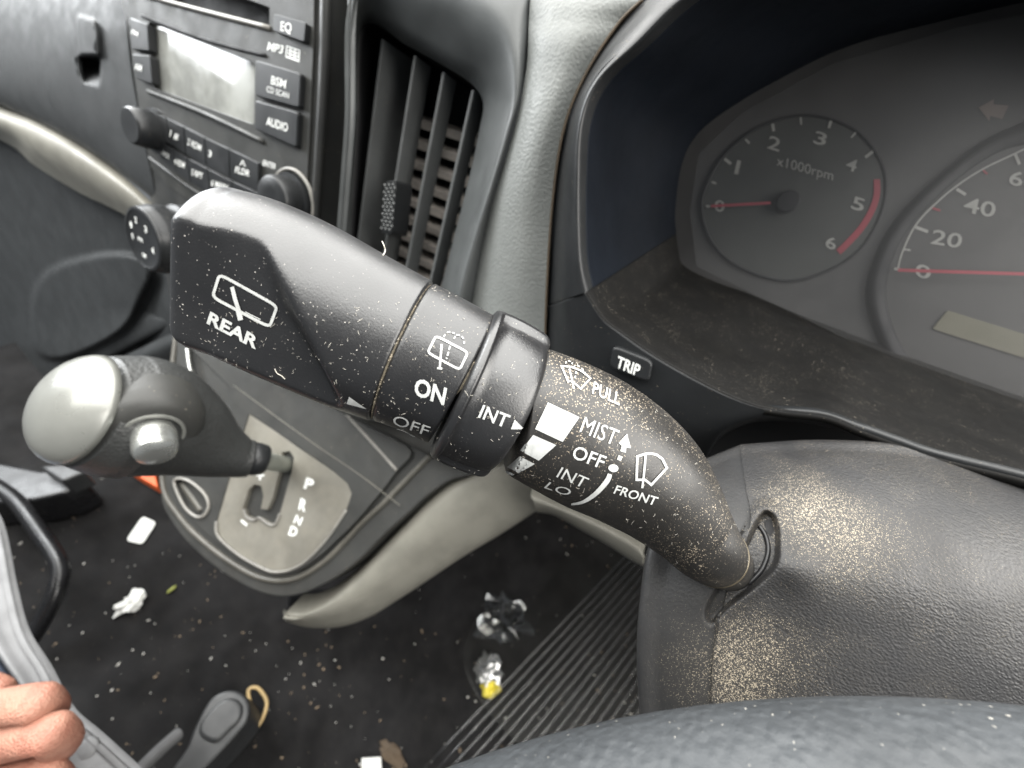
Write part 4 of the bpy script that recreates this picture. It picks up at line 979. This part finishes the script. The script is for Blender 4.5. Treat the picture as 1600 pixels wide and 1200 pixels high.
def crumbs(name, n, m, label, seed, smin, smax):
    rnd = random.Random(seed); V, F = [], []
    while n:
        x = rnd.uniform(-40, 1000); y = rnd.uniform(700, 1280)
        h = BV['floor'].ray_cast(CAM, ray(x, y).normalized())[0]
        if h is None: continue
        dn = noise.noise(Vector((x * .008, y * .008, seed)))
        if dn < rnd.uniform(-.7, .5): continue
        n -= 1; s = rnd.uniform(smin, smax) * rnd.choice((.5, .6, .8, 1, 1.3)); b = len(V); el = rnd.uniform(1, 2.6); ang = rnd.uniform(0, 6.3)
        for dx, dy, dz in ((1, 0, 0), (-1, 0, 0), (0, 1, 0), (0, -1, 0), (.2, .1, 1), (0, 0, -.5)):
            dx, dy = dx * el * rnd.uniform(.7, 1.2), dy * rnd.uniform(.7, 1.2)
            V.append(h + Vector(((dx * math.cos(ang) - dy * math.sin(ang)) * s, (dx * math.sin(ang) + dy * math.cos(ang)) * s, dz * s * .8 + s * .4)))
        F += [(b, b + 2, b + 4), (b + 2, b + 1, b + 4), (b + 1, b + 3, b + 4), (b + 3, b, b + 4), (b + 2, b, b + 5), (b + 1, b + 2, b + 5), (b + 3, b + 1, b + 5), (b, b + 3, b + 5)]
    o = build(name, V, F, m, None, smooth=False); tag(o, label, 'crumbs', kind='stuff')
crumbs('pale_crumbs', 210, M_crumb_w, 'pale crumbs and grit scattered over the black carpet', 3, .0004, .0010)
crumbs('tan_crumbs', 380, M_crumb_t, 'tan crumbs and dry bits scattered over the black carpet', 11, .0004, .0011)

# buckle, rubber band, rods by the seat
def on_h(h): return lambda x, y: PZ(x, y, h)
buck = thing('seat_belt_buckle', 'black seat belt buckle lying beside the seat', 'buckle', fl(330, 1150))
hb_ = .055
bo = [(325, 1097), (348, 1080), (372, 1080), (388, 1096), (387, 1122), (370, 1146), (330, 1190), (300, 1215), (262, 1215), (290, 1170), (302, 1140)]
plate('housing', spline(bo, 50, True), on_h(hb_), Vector((0, 0, -.05)), M_buckle, buck, .005)
plate('release_panel', spline([(333, 1104), (352, 1091), (369, 1092), (378, 1104), (374, 1123), (356, 1142), (335, 1160), (312, 1150), (312, 1130)], 40, True), on_h(hb_ + .0035), Vector((0, 0, -.008)), M_buckle, buck, .003)
tag(tube('rubber_band', [PZ(x, y, .012) for x, y in [(388, 1080), (400, 1074), (411, 1084), (417, 1100), (409, 1125), (398, 1136), (394, 1112)]], .0017, M_rubber, None, 8, True), 'tan rubber band loop beside the seat belt buckle', 'rubber band')
tag(tube('metal_rod', [PZ(278, 1147, .09), PZ(250, 1172, .10), PZ(200, 1222, .12)], .0048, M_seatgrey, None, 16), 'short grey rod with rounded end beside the seat belt buckle', 'rod')
seat = thing('passenger_seat', 'grey plastic seat base trim with a round screw cover', 'seat', PZ(60, 1150, .12))
so1 = [(-80, 700, .19), (-20, 790, .19), (0, 832, .19), (17, 920, .19), (36, 990, .19), (70, 1046, .19), (105, 1112, .19), (147, 1150, .19), (178, 1178, .19), (230, 1230, .19), (300, 1330, .19)]
si1 = [(-160, 800, .19), (-90, 860, .19), (-52, 920, .19), (-28, 985, .19), (0, 1030, .19), (26, 1068, .19), (60, 1120, .19), (90, 1180, .19), (110, 1230, .19), (140, 1290, .19), (190, 1380, .19)]
mixr = lambda t, h: [(a[0] * (1 - t) + b[0] * t, a[1] * (1 - t) + b[1] * t, h) for a, b in zip(so1, si1)]
surf('trim', [[(x - 6, y + 10, .10) for x, y, _ in so1], mixr(0, .186), mixr(.06, .190), mixr(.5, .1925), mixr(.93, .1945), mixr(1, .186)], 70, 40, M_seatgrey, seat, place=PZ, solid=.003)
lathe('screw_cover', PZ(133, 1172, .191), Vector((0, 0, 1)), [(0, .0065), (.0012, .0064), (.002, .0052), (.0022, .002)], M_seatgrey, seat, 32)
surf('cushion', [mixr(.98, .180), [(x - 90, y + 40, .20) for x, y, _ in si1], [(x - 260, y + 60, .20) for x, y, _ in si1]], 40, 14, M_blue, seat, place=PZ)
bar = thing('seat_bar', 'bent black tubular bar on the floor in front of the seat', 'bar', fl(60, 960))
tube('tube', [PZ(-30, 745, .05), PZ(22, 780, .05), PZ(62, 832, .05), PZ(92, 880, .05), PZ(90, 915, .045), PZ(70, 962, .03), PZ(44, 1006, .01)], .0075, M_blackplastic, bar, 16, cnt=60)
trk = thing('seat_track', 'black plastic seat track end with crumbs by the side panel', 'seat track', PZ(50, 745, .02))
plate('track_body', [(-80, 730), (0, 722), (64, 735), (122, 736), (132, 752), (100, 770), (50, 782), (-80, 790)], on_h(.05), Vector((0, 0, -.05)), M_blackplastic, trk, .004)
plate('track_cover', [(60, 728), (110, 724), (134, 736), (96, 752)], on_h(.07), Vector((0, 0, -.03)), M_buckle, trk, .003)

# ================================================================== a person's hand at the edge of the picture
def hand():
    o = thing('person', 'fingers of a bare bent hand resting near the grey seat trim', 'person', PC(20, 1160, .2))
    off = Vector(o.location)
    z = .195
    V, E, Rr = [], [], []
    def add(p, r, prev=None):
        V.append(p - off); Rr.append(r); i = len(V) - 1
        if prev is not None: E.append((prev, i))
        return i
    w = add(PC(-330, 1330, .25), .027); pm = add(PC(-230, 1270, .235), .026, w)
    # finger: knuckle, middle joint (nearest), then folded back under
    fing = [([(-125, 1135, .215), (-30, 1110, .197), (62, 1095, .186), (78, 1112, .198), (52, 1142, .213), (25, 1150, .22)], .0088),
            ([(-130, 1190, .213), (-35, 1170, .195), (84, 1142, .182), (98, 1162, .195), (70, 1190, .21), (42, 1200, .218)], .0090),
            ([(-130, 1240, .212), (-40, 1232, .195), (72, 1212, .183), (88, 1232, .196), (58, 1252, .21), (30, 1262, .218)], .0086),
            ([(-140, 1085, .22), (-60, 1065, .206), (-8, 1084, .198), (0, 1104, .208), (-20, 1122, .218), (-40, 1128, .224)], .0080)]
    for pts, r in fing:
        prev = pm
        for k, p in enumerate(pts):
            rr = r * (1.12, 1.02, 1.06, .98, .92, .78)[k]
            prev = add(PC(*p), rr, prev)
    th = add(PC(-200, 1330, .22), .014, pm); th = add(PC(-120, 1330, .205), .011, th); add(PC(-50, 1320, .2), .0095, th)
    me = bpy.data.meshes.new('hand'); me.from_pydata([tuple(v) for v in V], E, []); me.materials.append(M_skin)
    h = bpy.data.objects.new('hand', me); COL.objects.link(h); h.parent = o
    h.modifiers.new('skin', 'SKIN').use_smooth_shade = True
    for i, sv in enumerate(me.skin_vertices[0].data): sv.radius = (Rr[i], Rr[i]); sv.use_root = (i == 0)
    s = h.modifiers.new('sub', 'SUBSURF'); s.levels = 2; s.render_levels = 2
    return o
hand()
